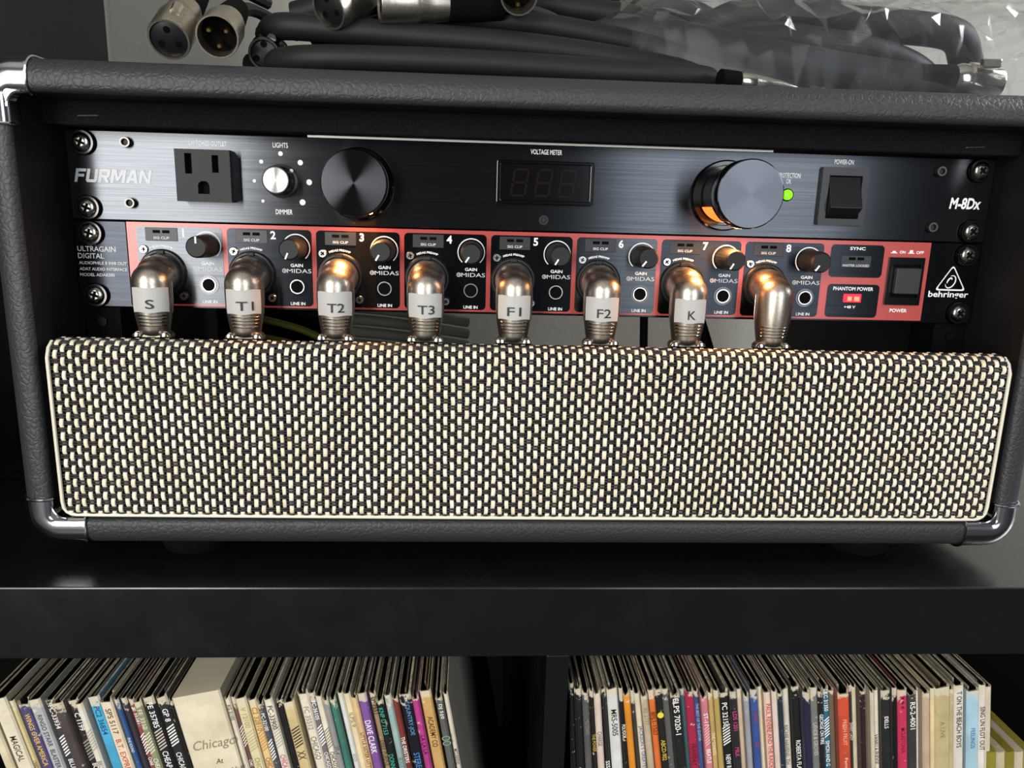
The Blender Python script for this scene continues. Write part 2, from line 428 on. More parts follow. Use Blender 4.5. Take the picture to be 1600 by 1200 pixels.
for x, z in ((-222, 94), (219, 93.2)):
    part('staple', MB().tube([(x-5, -14.5, z-.3), (x-4.6, -15.4, z-.2), (x+4.6, -15.4, z+.2), (x+5, -14.5, z+.3)], .45, 6), 'steel_ring', CASE)
for s in (-1, 1):
    rail = part('rack_rail', MB().box(min(s*223, s*241), max(s*223, s*241), 3.2, 26, -101, 100), 'void_black', CASE)
    nut = MB()
    for z in (-8, -24): nut.lathe([(2.6, 0), (2.6, 1), (1.6, 1)], (s*232.6, 3.2, z), n=14)
    part('cage_nut', nut, 'gloss_black', rail)
for x, y in ((-184, -14), (184, -14), (-184, 230), (184, 230)):
    part('rubber_foot', MB().lathe([(16, 0), (17.5, 1.5), (19, 9.2)], (x, y, SZ), (0, 0, 1), 28), 'rubber', CASE)

# ================================================================== woven grille panel
GR = empty('grille_panel', (0, -34, -101.9), 'cream and black woven cloth grille panel across the lower front of the case', 'grille')
PR = []                                                      # (Y, Z, ny, nz, s)
def grille_profile(step):
    seg = [('l', (-29.0, -11.6), (-32.0, -11.6)), ('a', (-32.0, -19.1), 7.5, PI/2, PI), ('l', (-39.5, -19.1), (-39.5, -97.6)), ('a', (-36.6, -97.6), 2.9, PI, 1.5*PI)]
    pts = []
    for g in seg:
        if g[0] == 'l':
            L = math.dist(g[1], g[2]); n = max(1, round(L/step)); d = ((g[2][0]-g[1][0])/L, (g[2][1]-g[1][1])/L)
            for i in range(n): pts.append((g[1][0]+d[0]*L*i/n, g[1][1]+d[1]*L*i/n, d[1], -d[0]))
        else:
            L = g[2]*(g[4]-g[3]); n = max(2, round(L/step))
            for i in range(n):
                a = g[3]+(g[4]-g[3])*i/n; pts.append((g[1][0]+g[2]*math.cos(a), g[1][1]+g[2]*math.sin(a), math.cos(a), math.sin(a)))
    out = []; s = 0
    for i, p in enumerate(pts):
        if i: s += math.dist(p[:2], pts[i-1][:2])
        ny, nz = p[2], p[3]
        out.append((p[0], p[1], ny, nz, s))
    return out
PR = grille_profile(.855)
# normals of straight pieces: first is up, second is forward
PR = [(y, z, 0.0, 1.0, s) if i < 4 and y > -31.9 else (y, z, (-1.0 if abs(y+39.5) < 1e-6 else ny), (0.0 if abs(y+39.5) < 1e-6 else nz), s) for i, (y, z, ny, nz, s) in enumerate(PR)]
core = [(y - ny*.9, z - nz*.9) for y, z, ny, nz, s in PR[::3]] + [(-29.6, -100.2), (-29.6, -12.6)]
b = MB(); n = len(core)
b.add([(x, y, z) for x in (-238.2, 238.2) for y, z in core], [tuple(range(n)), tuple(range(2*n-1, n-1, -1))] + [(i, (i+1) % n, (i+1) % n + n, i+n) for i in range(n)])
part('board', b, 'void_black', GR, angle=60)
QP, XP = 3.42, 3.53
SL = PR[-1][4]
def surf(y, z, ny, nz, d): return (y + ny*d, z + nz*d)
cw = MB(); NC = 135
sec = [(-1.28, -.55), (-.98, -.02), (-.5, .12), (0, -.10), (.5, .12), (.98, -.02), (1.28, -.55)]
rnd = random.Random(3)
for i in range(NC):
    xc = (i - (NC-1)/2) * XP; wob1 = rnd.uniform(-.16, .16); ph = rnd.uniform(0, 6); ws = rnd.uniform(.76, .90)
    vs = []; fs = []
    for (y, z, ny, nz, s) in PR:
        d = .46*math.tanh(1.9*(math.cos(PI*(s/QP + i)) + .14))
        x = xc + wob1*math.sin(s*.11 + ph) + .12*math.sin(PI*(s/QP + i) + ph)
        for u, h in sec:
            yy, zz = surf(y, z, ny, nz, d + h); vs.append((x + u*ws, yy, zz))
    k = len(sec)
    for a in range(len(PR)-1):
        for c in range(k-1): fs.append((a*k+c, a*k+c+1, (a+1)*k+c+1, (a+1)*k+c))
    cw.add(vs, fs)
o = part('cream_strands', cw, 'cream_thread', GR, angle=80); tag(o, 'pale cream flat strands of the weave', kind='stuff')
bw = MB(); XN = int(477/.8825); sec2 = [(-.60, -.45), (-.42, .05), (0, .22), (.42, .05), (.60, -.45)]
def pr_at(s):
    s = max(0, min(SL-1e-6, s))
    for i in range(len(PR)-1):
        if PR[i+1][4] >= s:
            t = (s-PR[i][4])/(PR[i+1][4]-PR[i][4]); return [PR[i][a]*(1-t)+PR[i+1][a]*t for a in range(4)]
    return PR[-1][:4]
j = 0
while j*QP < SL - .3:
    for th in (-.64, .64):
        rows = [pr_at(j*QP + th + u) for u, h in sec2]; wv = rnd.uniform(0, 6)
        vs = []; fs = []; k = len(sec2)
        for a in range(XN+1):
            x = -238.5 + 477*a/XN
            ci = x/XP + (NC-1)/2
            d = -.42*math.cos(PI*(ci + j))
            dz = .10*math.sin(x*.05 + wv)
            for (y, z, ny, nz), (u, h) in zip(rows, sec2):
                yy, zz = surf(y, z, ny, nz, d + h); vs.append((x, yy, zz + dz))
        for a in range(XN):
            for c in range(k-1): fs.append((a*k+c, a*k+c+1, (a+1)*k+c+1, (a+1)*k+c))
        bw.add(vs, fs)
    j += 1
o = part('black_strands', bw, 'black_thread', GR, angle=80); tag(o, 'black paired cross strands of the weave', kind='stuff')
pp = [(-240.2, -33, -12.8), (-240.4, -36.5, -15.5), (-240.4, -38.6, -20), (-240.4, -38.8, -60), (-240.4, -38.8, -93)]
pp += [(-240.4 + 6*(1-math.cos(a)), -38.8, -94.5 - 5.6*math.sin(a)) for a in (PI*.12, PI*.25, PI*.38, PI*.5)]
pp = pp + [(-x, y, z) for x, y, z in reversed(pp)]
pp[len(pp)//2:len(pp)//2] = [(x, -38.8, -100.1 - .5*math.cos(x*.006)) for x in range(-220, 221, 40)]
part('piping', MB().tube(pp, .95, 8), 'piping_cream', GR)

# ================================================================== shared hardware
def phillips(mb, r, y, mi=0):
    a, w_ = r*.52, r*.13
    mb.prism([(-w_, -a), (w_, -a), (w_, -w_), (a, -w_), (a, w_), (w_, w_), (w_, a), (-w_, a), (-w_, w_), (-a, w_), (-a, -w_), (-w_, -w_)], y, y + .3, mi)
    return mb
HEAD = MB().lathe([(4.6, 0), (4.8, .8), (4.5, 1.9), (3.6, 2.7), (2.4, 3.05), (2.1, 2.6)], n=24).mesh('screw_head', 'screw_steel', angle=50)
WASH = MB().lathe([(6.2, 0), (6.3, .6), (5.8, 1.4), (4.8, 1.4), (4.6, .6)], n=24).mesh('washer', 'gloss_black', angle=50)
CROSS = phillips(MB(), 4.6, -2.75).mesh('cross_slot', 'void_black')
def rack_screw(root, x, z, rz):
    o = world_org(root)
    h = put('rack_screw', HEAD, root, (x-o[0], -.8-o[1], z-o[2]), (0, rz, 0))
    put('washer', WASH, h, (0, 0, 0)); put('cross_slot', CROSS, h, (0, -.15, 0))
HEX = MB().lathe([(2.5, 0), (2.7, 2.2), (2.4, 2.7), (1.5, 2.7), (1.4, 1.4)], n=20).mesh('hex_bolt', 'soft_black', angle=45)
HEXRING = MB().lathe([(2.5, 2.62), (2.5, 2.78), (1.75, 2.78), (1.75, 2.6)], n=20, caps=False).mesh('bolt_rim', 'dark_steel')
def hex_bolt(root, x, z):
    o = world_org(root); h = put('hex_bolt', HEX, root, (x-o[0], -o[1], z-o[2])); put('bolt_rim', HEXRING, h, (0, 0, 0))

# ================================================================== power conditioner
PC = empty('power_conditioner', (0, 0, 44.45), 'black brushed one-unit power conditioner, upper of the two rack units, with outlet and voltage meter', 'power conditioner')
part('front_panel', MB().box(-241.3, 241.3, 0, 3, 44.95, 88.5), 'brushed_black', PC, bevel=.3)
part('chassis', MB().box(-215, 215, 3, 210, 46, 87.5), 'inner_black', PC)
part('lid_edge', MB().box(-121.5, 119.5, -.25, 2.5, 88.55, 90.25), 'bare_aluminium', PC)
for x, z in ((-211.3, 83.2), (-211.3, 53.6), (210.8, 81.6), (210.4, 52.5)): hex_bolt(PC, x, z)
at('panel_screw', MB().lathe([(2.5, 0), (2.5, .5), (1.5, .5), (1.2, .1)], n=18), 'soft_black', PC, (0, 0, 50.6))
for x in (-232.6, 232.6):
    for z in (82.55, 50.8): rack_screw(PC, x, z, .4 if x < 0 else .7)
# maker's name in heavy slanted block capitals, each letter a flat print of its own
BLOCK = {   # quads on a unit cell, stroke .26
 'F': [[(0, 0), (.28, 0), (.28, 1), (0, 1)], [(.28, .78), (1, .78), (1, 1), (.28, 1)], [(.28, .40), (.86, .40), (.86, .60), (.28, .60)]],
 'U': [[(0, .16), (.28, .16), (.28, 1), (0, 1)], [(.72, .16), (1, .16), (1, 1), (.72, 1)], [(.14, 0), (.86, 0), (1, .16), (0, .16)], [(.28, .16), (.72, .16), (.72, .22), (.28, .22)]],
 'R': [[(0, 0), (.28, 0), (.28, 1), (0, 1)], [(.28, .80), (.9, .80), (.86, 1), (.28, 1)], [(.70, .46), (.98, .52), (1, .88), (.86, 1), (.70, .80)], [(.28, .38), (.9, .38), (.98, .52), (.28, .58)], [(.46, .38), (.76, .38), (1, 0), (.70, 0)]],
 'M': [[(0, 0), (.22, 0), (.22, 1), (0, 1)], [(.78, 0), (1, 0), (1, 1), (.78, 1)], [(.22, 1), (.22, .62), (.42, .16), (.58, .16), (.34, 1)], [(.78, 1), (.66, 1), (.42, .16), (.58, .16), (.78, .62)]],
 'A': [[(0, 0), (.28, 0), (.60, 1), (.34, 1)], [(.72, 0), (1, 0), (.68, 1), (.42, 1)], [(.28, .20), (.74, .20), (.68, .38), (.34, .38)]],
 'N': [[(0, 0), (.25, 0), (.25, 1), (0, 1)], [(.75, 0), (1, 0), (1, 1), (.75, 1)], [(.0, 1), (.27, 1), (1, 0), (.73, 0)]]}
xl = -238.6
for ch_, w_ in zip('FURMAN', (5.0, 5.6, 5.6, 7.2, 6.0, 5.6)):
    g = MB()
    for k_, quad in enumerate(BLOCK[ch_]): g.add([(xl + a_*w_ + b_*6.6*.22, -.12 - .03*k_, 63.3 + b_*6.6) for a_, b_ in quad], [tuple(range(len(quad)))])
    part('letter', g, 'silver_print', PC, flat=True); xl += w_ + .45
text('M-8Dx', PC, 'white_print', 227.8, 65.4, 17.4, 6.0, -.12, shear=.14, bold=.03)
for s, x, z, ww in (('SWITCHED OUTLET', -171.5, 84.0, 19), ('LIGHTS', -135.3, 84.2, 7.6), ('DIMMER', -134.6, 51.2, 8.6), ('VOLTAGE METER', .2, 85.0, 16.3), ('POWER-ON', 158.3, 84.9, 10.4), ('PROTECTION', 129.6, 77.2, 11.8), ('OK', 129.4, 74.2, 2.9)):
    text(s, PC, 'white_print', x, z, ww, 2.5, -.12, bold=.012)
# outlet with real slots
def plate_holes(mb, x0, x1, z0, z1, y0, y1, holes):
    xs = sorted({x0, x1, *[h[i] for h in holes for i in (0, 1)]}); zs = sorted({z0, z1, *[h[i] for h in holes for i in (2, 3)]})
    for a in range(len(xs)-1):
        for c in range(len(zs)-1):
            mx, mz = (xs[a]+xs[a+1])/2, (zs[c]+zs[c+1])/2
            if not any(h[0] < mx < h[1] and h[2] < mz < h[3] for h in holes): mb.box(xs[a], xs[a+1], y0, y1, zs[c], zs[c+1])
    return mb
ox, oz = -171.5, 67.8
holes = [(ox-8.6, ox-5.2, oz+.8, oz+10.6), (ox+4.6, ox+7.8, oz+1.6, oz+10.0), (ox-2.8, ox+2.8, oz-8.8, oz-2.6)]
mb = plate_holes(MB(), ox-13.4, ox+13.4, oz-12.6, oz+12.6, -9.5, -5.5, holes)
for s in (-1, 1): mb.prism([(ox+s*2.8, oz-2.6), (ox+s*2.8, oz-4.6), (ox+s*2.2, oz-3.4), (ox+s*1.2, oz-2.6)], -9.5, -5.5)
out = part('outlet_socket', mb, 'soft_black', PC)
part('socket_body', MB().prism(rrect(ox-13.45, ox+13.45, oz-12.65, oz+12.65, 1.2), -5.5, 0), 'black_plastic', out)
part('contact_slot', MB().box(ox-9.5, ox+9, -5.6, -5.45, oz-9.5, oz+11), 'void_black', out)
# dimmer
kb = at('dimmer_knob', MB().lathe([(8.4, 0), (8.4, 2.2), (7.2, 2.6), (6.9, 12), (6.5, 12.6)], n=36), 'black_plastic', PC, (-135.2, 0, 66.6))
put('knob_face', MB().lathe([(6.4, 12.4), (6.4, 12.9), (6.0, 13.2)], n=40).mesh('knob_face', 'turned_silver', angle=12), kb)
put('pointer_dot', MB().prism(circ(5.6, 5.2, .9, 12), -2.75, -2.4).mesh('pointer_dot', 'white_print'), kb)
for x, z, r in ((-135.4, 80.1, 1.15), (-145.2, 75.9, 1.0), (-125.6, 76, 1.35), (-149.1, 66.3, .85), (-121.4, 66.4, 1.45), (-145.2, 56.4, .8), (-125.1, 56.3, 1.5)):
    part('scale_dot', MB().prism(circ(x, z, r, 16), -.12, .2), 'white_print', PC)
# pull-out lamps
def lamp(x, z, h, glow, a0, a1, power, tilt, cd_=11):
    r = at('lamp_tube', MB().lathe([(13.4, 0), (13.4, h-cd_)], n=40), 'black_plastic', PC, (x, 0, z))
    put('collar', MB().lathe([(18.2, 0), (18.2, 2.0), (17.4, 2.8), (15.6, 2.8), (15.2, .5)], n=48).mesh('collar', 'gloss_black', angle=40), r)
    if h > 20: put('inner_ring', MB().lathe([(14.6, h-16), (15.2, h-15), (15.2, h-12)], n=48).mesh('inner_ring', 'gloss_black', angle=40), r)
    put('lamp_lens', MB().lathe([(13.8, 3.0), (13.8, h-cd_-.3)], n=20, a0=a0, a1=a1).mesh('lamp_lens', glow), r)
    ld = bpy.data.lights.new('lamp_bulb', 'AREA'); ld.shape = 'RECTANGLE'; ld.size = .016; ld.size_y = max(.004, (h-cd_-4)*S*.7)
    ld.energy = power; ld.color = (1.0, .40, .12)
    lo_ = bpy.data.objects.new('lamp_bulb', ld); COL.objects.link(lo_); lo_.parent = r; lo_.location = (0, -((3+h-cd_)/2)*S, -.0141); lo_.rotation_euler = (-tilt, 0, 0)
    c = put('lamp_cap', MB().lathe([(15.4, h-cd_), (16.5, h-cd_+1), (16.5, h-.9), (16.1, h-.3)], n=56).mesh('lamp_cap', 'gloss_black', angle=40), r)
    put('cap_face', MB().lathe([(16.2, h-.6), (16.2, h-.25), (15.8, h)], n=64).mesh('cap_face', 'turned_black', angle=12), c)
lamp(-96.2, 66.2, 17.5, 'lamp_glow_dim', PI*1.15, PI*1.85, .11, .9, 8.5)
lamp(95.4, 65.8, 40, 'lamp_glow', PI*1.15, PI*1.85, .22, .55)
# voltage meter
mt = part('meter_bezel', MB().ring(rrect(-25.4, 25.4, 58.6, 80.4, 1.2), rrect(-23.2, 23.2, 60.4, 78.8, .8), -2.6, 0), 'gloss_black', PC, bevel=.45, seg=3)
part('meter_window', MB().box(-23.3, 23.3, -1.2, 0, 60.2, 79), 'gloss_black', mt)
mat('segment_off', '1c1113', .12)
for cx in (-13.2, -.8, 11.6):
    g = MB(); wd, ht, t, sl = 7.2, 13.2, 1.1, .14
    def seg(p):
        g.prism([(cx + a + b*sl, 69.4 + b) for a, b in p], -1.28, -1.2)
    for zc in (-ht/2, 0, ht/2): seg([(-wd/2+.5, zc-t/2), (wd/2-.5, zc-t/2), (wd/2-.5, zc+t/2), (-wd/2+.5, zc+t/2)])
    for xc in (-wd/2, wd/2):
        for za, zb in ((-ht/2+.6, -.5), (.5, ht/2-.6)): seg([(xc-t/2, za), (xc+t/2, za), (xc+t/2, zb), (xc-t/2, zb)])
    part('meter_digit', g, 'segment_off', mt)
# status lamp and rocker
lr = part('status_led', MB().lathe([(2.7, 0), (2.7, .9), (2.2, 1.9), (1.2, 2.4)], (129.4, 0, 67.2), n=24), 'led_green', PC)
part('led_ring', MB().lathe([(3.3, 0), (3.3, .5), (2.8, .5), (2.8, 0)], (129.4, 0, 67.2), n=24), 'void_black', lr)
rk = part('rocker_frame', MB().ring(rrect(146.4, 171.6, 52.3, 82, .6), rrect(150.2, 168.2, 55.6, 77.8, .4), -2.6, 0), 'grey_plastic', PC)
part('rocker', MB().add([(x, y, z) for x in (150.6, 167.8) for y, z in ((-1.0, 77.3), (-7.2, 61.2), (-1.0, 56.0), (0, 56), (0, 77.3))],
     [(0, 1, 2, 3, 4), (9, 8, 7, 6, 5), (0, 5, 6, 1), (1, 6, 7, 2), (2, 7, 8, 3), (3, 8, 9, 4), (4, 9, 5, 0)]), 'black_plastic', rk, bevel=.35)
part('rocker_well', MB().box(150.1, 168.3, -.4, 0, 55.5, 77.9), 'void_black', rk)

# ================================================================== microphone preamp
PA = empty('microphone_preamp', (0, 0, 0), 'black and red eight-channel microphone preamp, lower of the two rack units', 'preamp')
part('front_panel', MB().box(-241.3, 241.3, 0, 3, .3, 44.2), 'brushed_black_dark', PA, bevel=.3)
part('chassis', MB().box(-215, 215, 3, 150, 1.2, 43.5), 'inner_black', PA)
part('red_fascia', MB().box(-214.6, 212, -.55, 0, 1.5, 44.2), 'brushed_red', PA)
part('fascia_joint', MB().box(-215.3, -214.6, -.3, 0, 1.5, 44.2), 'void_black', PA)
for x in (-232.6, 232.6):
    for z in (38.1, 6.35): rack_screw(PA, x, z, .3 if x < 0 else .75)
for s, z, ww, h in (('ULTRAGAIN', 30.0, 19.2, 2.7), ('DIGITAL', 26.4, 13, 2.7)):
    text(s, PA, 'silver_print', -241.0 + ww/2 + .6, z, ww, h, -.12, bold=.014)
for s, z, ww in (('AUDIOPHILE 8 IN/8 OUT', 22.8, 24), ('ADAT AUDIO INTERFACE', 19.7, 24), ('MODEL ADA8200', 16.7, 17.5)):
    text(s, PA, 'silver_print', -240.2 + ww/2, z, ww, 1.6, -.12, bold=.02)
YF = -.75
def inlay(x0, x1, z0, z1, name='channel_inlay', m='brushed_black_dark'):
    return part(name, MB().prism(rrect(x0, x1, z0, z1, 2.2), YF, -.5), m, PA)
FL = MB().lathe([(12.1, 0), (12.1, .8), (11.4, 1.6), (10.4, 1.6), (9.9, .6)], n=40).mesh('xlr_flange', 'black_plastic', angle=40)
LATCH = MB().box(-1.9, 1.9, -2.6, 0, 9.6, 11.6).mesh('release_tab', 'soft_black', bevel=.4)
PS = MB().lathe([(2.2, 0), (2.3, .5), (1.9, 1.0), (1.2, 1.0), (1.0, .5)], n=18).mesh('panel_screw', 'steel_ring', angle=45)
PX = phillips(MB(), 1.9, -1.06).mesh('cross_slot', 'void_black')
LJ = MB().lathe([(3.9, 0), (3.9, .6), (3.75, .9), (3.25, .9), (3.2, .2)], n=28).mesh('line_jack', 'steel_ring', angle=40)
LH = MB().lathe([(3.2, .2), (3.2, .45)], n=20).mesh('jack_hole', 'void_black')
LN = MB().lathe([(5.0, 0), (5.0, .35)], n=28).mesh('jack_nut', 'gloss_black')
kn = MB(); nf = 44
ks = [(6.0, 0), (5.9, 2), (5.6, 12), (5.4, 15.2), (4.6, 16.3)]
vs = []; fs = []
for r, h in ks:
    for i in range(nf):
        rr_ = r*(1 - (.035 if i % 2 and h < 14 else 0)); a = 2*PI*i/nf; vs.append((rr_*math.cos(a), -h, rr_*math.sin(a)))
for jx in range(len(ks)-1):
    for i in range(nf): fs.append((jx*nf+i, jx*nf+(i+1) % nf, (jx+1)*nf+(i+1) % nf, (jx+1)*nf+i))
fs.append(tuple((len(ks)-1)*nf+i for i in range(nf)))
kn.add(vs, fs); GK = kn.mesh('gain_knob', 'soft_black', angle=25)
PTR = MB().box(-.42, .42, -16.5, -15.6, 1.9, 5.2).mesh('pointer', 'white_print')
RING = MB(); strip(RING, *arc_band(0, 0, 6.75, 7.3, -PI*.27, PI*1.27), -.06); RING = RING.mesh('gain_scale', 'white_print')
WIN = MB().box(-8.1, 8.1, -.35, 0, -3.4, 3.4).mesh('led_window', 'grey_plastic', bevel=.15)
WLED = MB(); WLED.box(-4.2, -.6, -.5, 0, .6, 2.1); WLED.box(.6, 4.2, -.5, 0, .6, 2.1); WLED = WLED.mesh('signal_leds', 'void_black')
ML = MB(); ML.ring(circ(0, 0, 1.15, 16), circ(0, 0, .75, 16), -.06, 0); ML.prism(circ(.1, 0, .38, 10), -.06, 0); ML = ML.mesh('logo_disc', 'silver_print')
KROT = [.0, -2.75, -2.62, -2.55, -2.6, -2.5, -2.62, -2.55]
for i in range(8):
    L = -209.8 + 45.6*i
    ch = inlay(L, L+43.2, 2.5, 42.3, m='brushed_black' if i in (0, 5) else 'brushed_black_dark')  # two inlays get the lighter copy: brighter reflection put into the colour
    q = lambda x, z, y=YF: (L + x, y, z)
    put('xlr_flange', FL, ch, q(12.1, 18.8)); put('release_tab', LATCH, ch, q(12.1, 18.8, YF))
    sa = put('panel_screw', PS, ch, q(3.2, 30.5), (0, .4*i, 0)); sb = put('panel_screw', PS, ch, q(22.0, 6.7), (0, .7*i, 0)); put('cross_slot', PX, sa); put('cross_slot', PX, sb)
    w_ = put('led_window', WIN, ch, q(12.6, 38.3)); put('signal_leds', WLED, ch, q(12.6, 38.3, YF - .05))
    text('SIG CLIP', ch, 'silver_print', L+12.6, 36.5, 8.0, 1.3, YF-.48, bold=.02)
    text(str(i+1), ch, 'white_print', L+23.6, 39.3, None, 4.2, YF-.1, bold=.03)
    put('gain_scale', RING, ch, q(35.2, 33.0))
    k = put('gain_knob', GK, ch, q(35.2, 33.0), (0, KROT[i], 0)); put('pointer', PTR, k)
    text('GAIN', ch, 'white_print', L+35.2, 24.0, 6.4, 1.7, YF-.1, bold=.02)
    put('logo_disc', ML, ch, q(28.7, 21.1)); text('MIDAS', ch, 'silver_print', L+36.4, 21.1, 12.6, 2.1, YF-.1, bold=.0)
    put('jack_nut', LN, ch, q(35.2, 12.9)); j_ = put('line_jack', LJ, ch, q(35.2, 12.9)); put('jack_hole', LH, ch, q(35.2, 12.9))
    text('LINE IN', ch, 'white_print', L+35.2, 3.95, 7.6, 1.6, YF-.1, bold=.02)
    cx, cz = L+12.1, 18.8
    def bend(x, z, cx=cx, cz=cz):
        a = PI*.5 - (x - cx - .4)/13.6; r = 13.6 + (z - (cz + 13.6)); return (cx + r*math.cos(a), YF-.1, cz + r*math.sin(a))
    text('MIDAS PREAMP', ch, 'white_print', cx+.4, cz+13.6, 11.5, 1.15, YF, fn=bend, bold=.03)
sy = inlay(156.6, 186.2, 24.6, 42.1, 'sync_inlay'); ph = inlay(157, 186.2, 2.7, 20.8, 'phantom_inlay')
text('SYNC', sy, 'white_print', 171.2, 40.1, 8.6, 1.7, YF-.1, bold=.025)
put('led_window', MB().box(-8.3, 8.3, -.35, 0, -3.2, 3.2).mesh('led_window', 'grey_plastic', bevel=.15), sy, (171, YF, 33.1)); put('sync_leds', WLED, sy, (171, YF-.05, 33.3))
text('MASTER LOCKED', sy, 'silver_print', 171, 31.0, 14.6, 1.3, YF-.48, bold=.02)
text('PHANTOM POWER', ph, 'white_print', 171.4, 18.4, 22.5, 2.0, YF-.1, bold=.02)
part('phantom_led', MB().box(166.3, 176.3, -1.3, YF, 11.0, 15.6), 'led_red', ph, bevel=.2)
part('led_core', MB().box(168.6, 170.9, -1.4, -1.2, 11.8, 14.2).box(172.3, 175.2, -1.4, -1.2, 11.8, 14.2), 'led_red_core', ph)
text('+48 V', ph, 'white_print', 170.6, 8.4, 6.4, 1.6, YF-.1, bold=.02)
# power push switch : square funnel with a button in it
pw = part('power_switch', MB().ring([(208.9, 36), (189.2, 36), (189.2, 10.2), (208.9, 10.2)], [(206.8, 32.2), (191.6, 32.2), (191.6, 14.2), (206.8, 14.2)], -2.2, -.5), 'gloss_black', PA)
part('switch_well', MB().box(191.5, 206.9, -.7, -.5, 14.1, 32.3), 'void_black', pw)
part('push_button', MB().box(192.2, 206.2, -5.2, -.6, 16.4, 30.6), 'grey_plastic', pw, bevel=.5)
text('ON', PA, 'white_print', 196.4, 38.8, 3.2, 1.6, YF, bold=.025); text('OFF', PA, 'white_print', 206.2, 38.8, 4.2, 1.6, YF, bold=.025)
text('POWER', PA, 'white_print', 198.4, 7.0, 9.8, 2.0, YF, bold=.025)
for x, t_ in ((191.6, .9), (201.2, 1.5)):
    part('switch_icon', MB().prism([(x-1.6, 38.1), (x+1.9, 38.1), (x+1.9, 38.5), (x+1.1, 38.5), (x+.9, 38.5+t_), (x-.7, 38.5+t_), (x-.9, 38.5), (x-1.6, 38.5)], YF, -.5), 'white_print', PA)
# maker's mark : rounded triangle with an ear-shaped swirl
def rtri(cx, cz, s, r, n=5):
    P = []; V = [(cx, cz + s*.66), (cx - s*.76, cz - s*.56), (cx + s*.76, cz - s*.56)]
    g = ((V[0][0]+V[1][0]+V[2][0])/3, (V[0][1]+V[1][1]+V[2][1])/3)
    for i, v_ in enumerate(V):
        a, c = V[i-1], V[(i+1) % 3]
        def unit(p): d = math.dist(p, v_); return ((p[0]-v_[0])/d, (p[1]-v_[1])/d)
        ua, uc = unit(a), unit(c); p0 = (v_[0]+ua[0]*r, v_[1]+ua[1]*r); p1 = (v_[0]+uc[0]*r, v_[1]+uc[1]*r)
        for k in range(n+1):
            t = k/n; P.append(((1-t)**2*p0[0]+2*t*(1-t)*v_[0]+t*t*p1[0], (1-t)**2*p0[1]+2*t*(1-t)*v_[1]+t*t*p1[1]))
    return P
lg = MB().ring(rtri(226.6, 25.0, 11.6, 2.2), rtri(226.6, 24.95, 10.1, 1.9), -.12, 0)
part('logo_triangle', lg, 'white_print', PA)
ear = MB()
def swirl(cx, cz, rx, rz, a0, a1, w0, w1, tilt, n=22):
    o_, i_ = [], []
    for k in range(n+1):
        t = k/n; a = a0+(a1-a0)*t; ww = (w0+(w1-w0)*t)*math.sin(PI*min(1, max(.06, t*.94+.03)))**.5
        for lst, sgn in ((o_, 1), (i_, -1)):
            x, z = (rx+sgn*ww)*math.cos(a), (rz+sgn*ww)*math.sin(a)
            lst.append((cx + x*math.cos(tilt)-z*math.sin(tilt), cz + x*math.sin(tilt)+z*math.cos(tilt)))
    strip(ear, o_, i_, -.12)
swirl(226.2, 23.4, 2.5, 3.6, -PI*.75, PI*.75, .35, .35, -.5); swirl(225.6, 23.6, 1.0, 2.0, PI*.25, PI*1.3, .45, .45, -.5)
part('logo_ear', ear, 'white_print', PA)
text('behringer', PA, 'white_print', 226.0, 16.0, 22.8, 4.4, -.12, bold=.018)

# ================================================================== right-angle plugs in the preamp inputs
def xlr_shell():
    mb = MB()
    mb.lathe([(9.2, 0), (9.6, 1.0), (9.6, 7), (9.3, 9.5), (8.5, 12), (7.2, 14.2), (5.2, 16.2), (2.6, 17.6), (.3, 18)], (0, 15.0, 18.6), (0, -1, 0), 36)
    prof = [(6.4, -11.0), (7.2, -10.4), (7.6, -8), (8.6, -2), (9.35, 4), (9.5, 10), (9.5, 15.2)]
    prof += [(9.5*math.cos(a), 15.2 + 9.5*math.sin(a)) for a in (PI/14*k for k in range(1, 7))] + [(.4, 24.7)]
    mb.lathe(prof, (0, 0, 0), (0, 0, 1), 40)
    for yy, zz, rr_ in ((2.5, 16.0, 9.5), (5, 17.0, 9.5), (7.5, 18.0, 9.5)):
        mb.lathe([(rr_*math.cos(a), rr_*math.sin(a)) for a in (PI*(-.5 + k/14) for k in range(15))], (0, yy, zz), (0, 0, 1), 32)
    return mb.mesh('elbow_shell', 'nickel', angle=60)
def front_arc(z, r, a, tr, n=14):
    return [(r*math.sin(-a + 2*a*i/n), -r*math.cos(-a + 2*a*i/n), z) for i in range(n+1)]
X_SH = xlr_shell()
mb = MB()
for z, r in ((-.6, 8.75), (-2.3, 8.5), (-4.0, 8.2), (-5.7, 7.95)): mb.tube(front_arc(z, r, .86, .4), .42, 6)
X_GR = mb.mesh('grip_ribs', 'nickel_bright')
def sx_(z): 
    r_ = 9.5 if z > 8 else 9.35 + (z-4)*.03 if z > 4 else 8.6 + (z+2)*.125
    return math.sqrt(r_*r_ - 4) - .05
mb = MB(); mb.tube([(sx_(z), 2.0, z) for z in (0, 4, 8, 12, 15)] + [(9.2*math.cos(a), 2.0, 15.2 + 9.3*math.sin(a)) for a in (PI*k/14 for k in range(1, 14))] + [(-sx_(z), 2.0, z) for z in (15, 12, 8, 4, 0)], .3, 6)
X_SE = mb.mesh('seam', 'nickel_bright')
mb = MB().box(-5.4, 5.4, -5.2, 5.0, -16.0, -10.8); X_CL = mb.mesh('cable_clamp', 'nickel_bright', bevel=1.0)
X_SC = MB().lathe([(2.3, 0), (2.5, .8), (2.1, 1.9), (1.1, 2.3)], n=16).mesh('clamp_screw', 'nickel_bright', angle=45)
X_LUG = MB().lathe([(2.5, 0), (2.5, 6)], (0, 0, 0), (0, 1, 0), 14).mesh('clamp_lug', 'nickel')
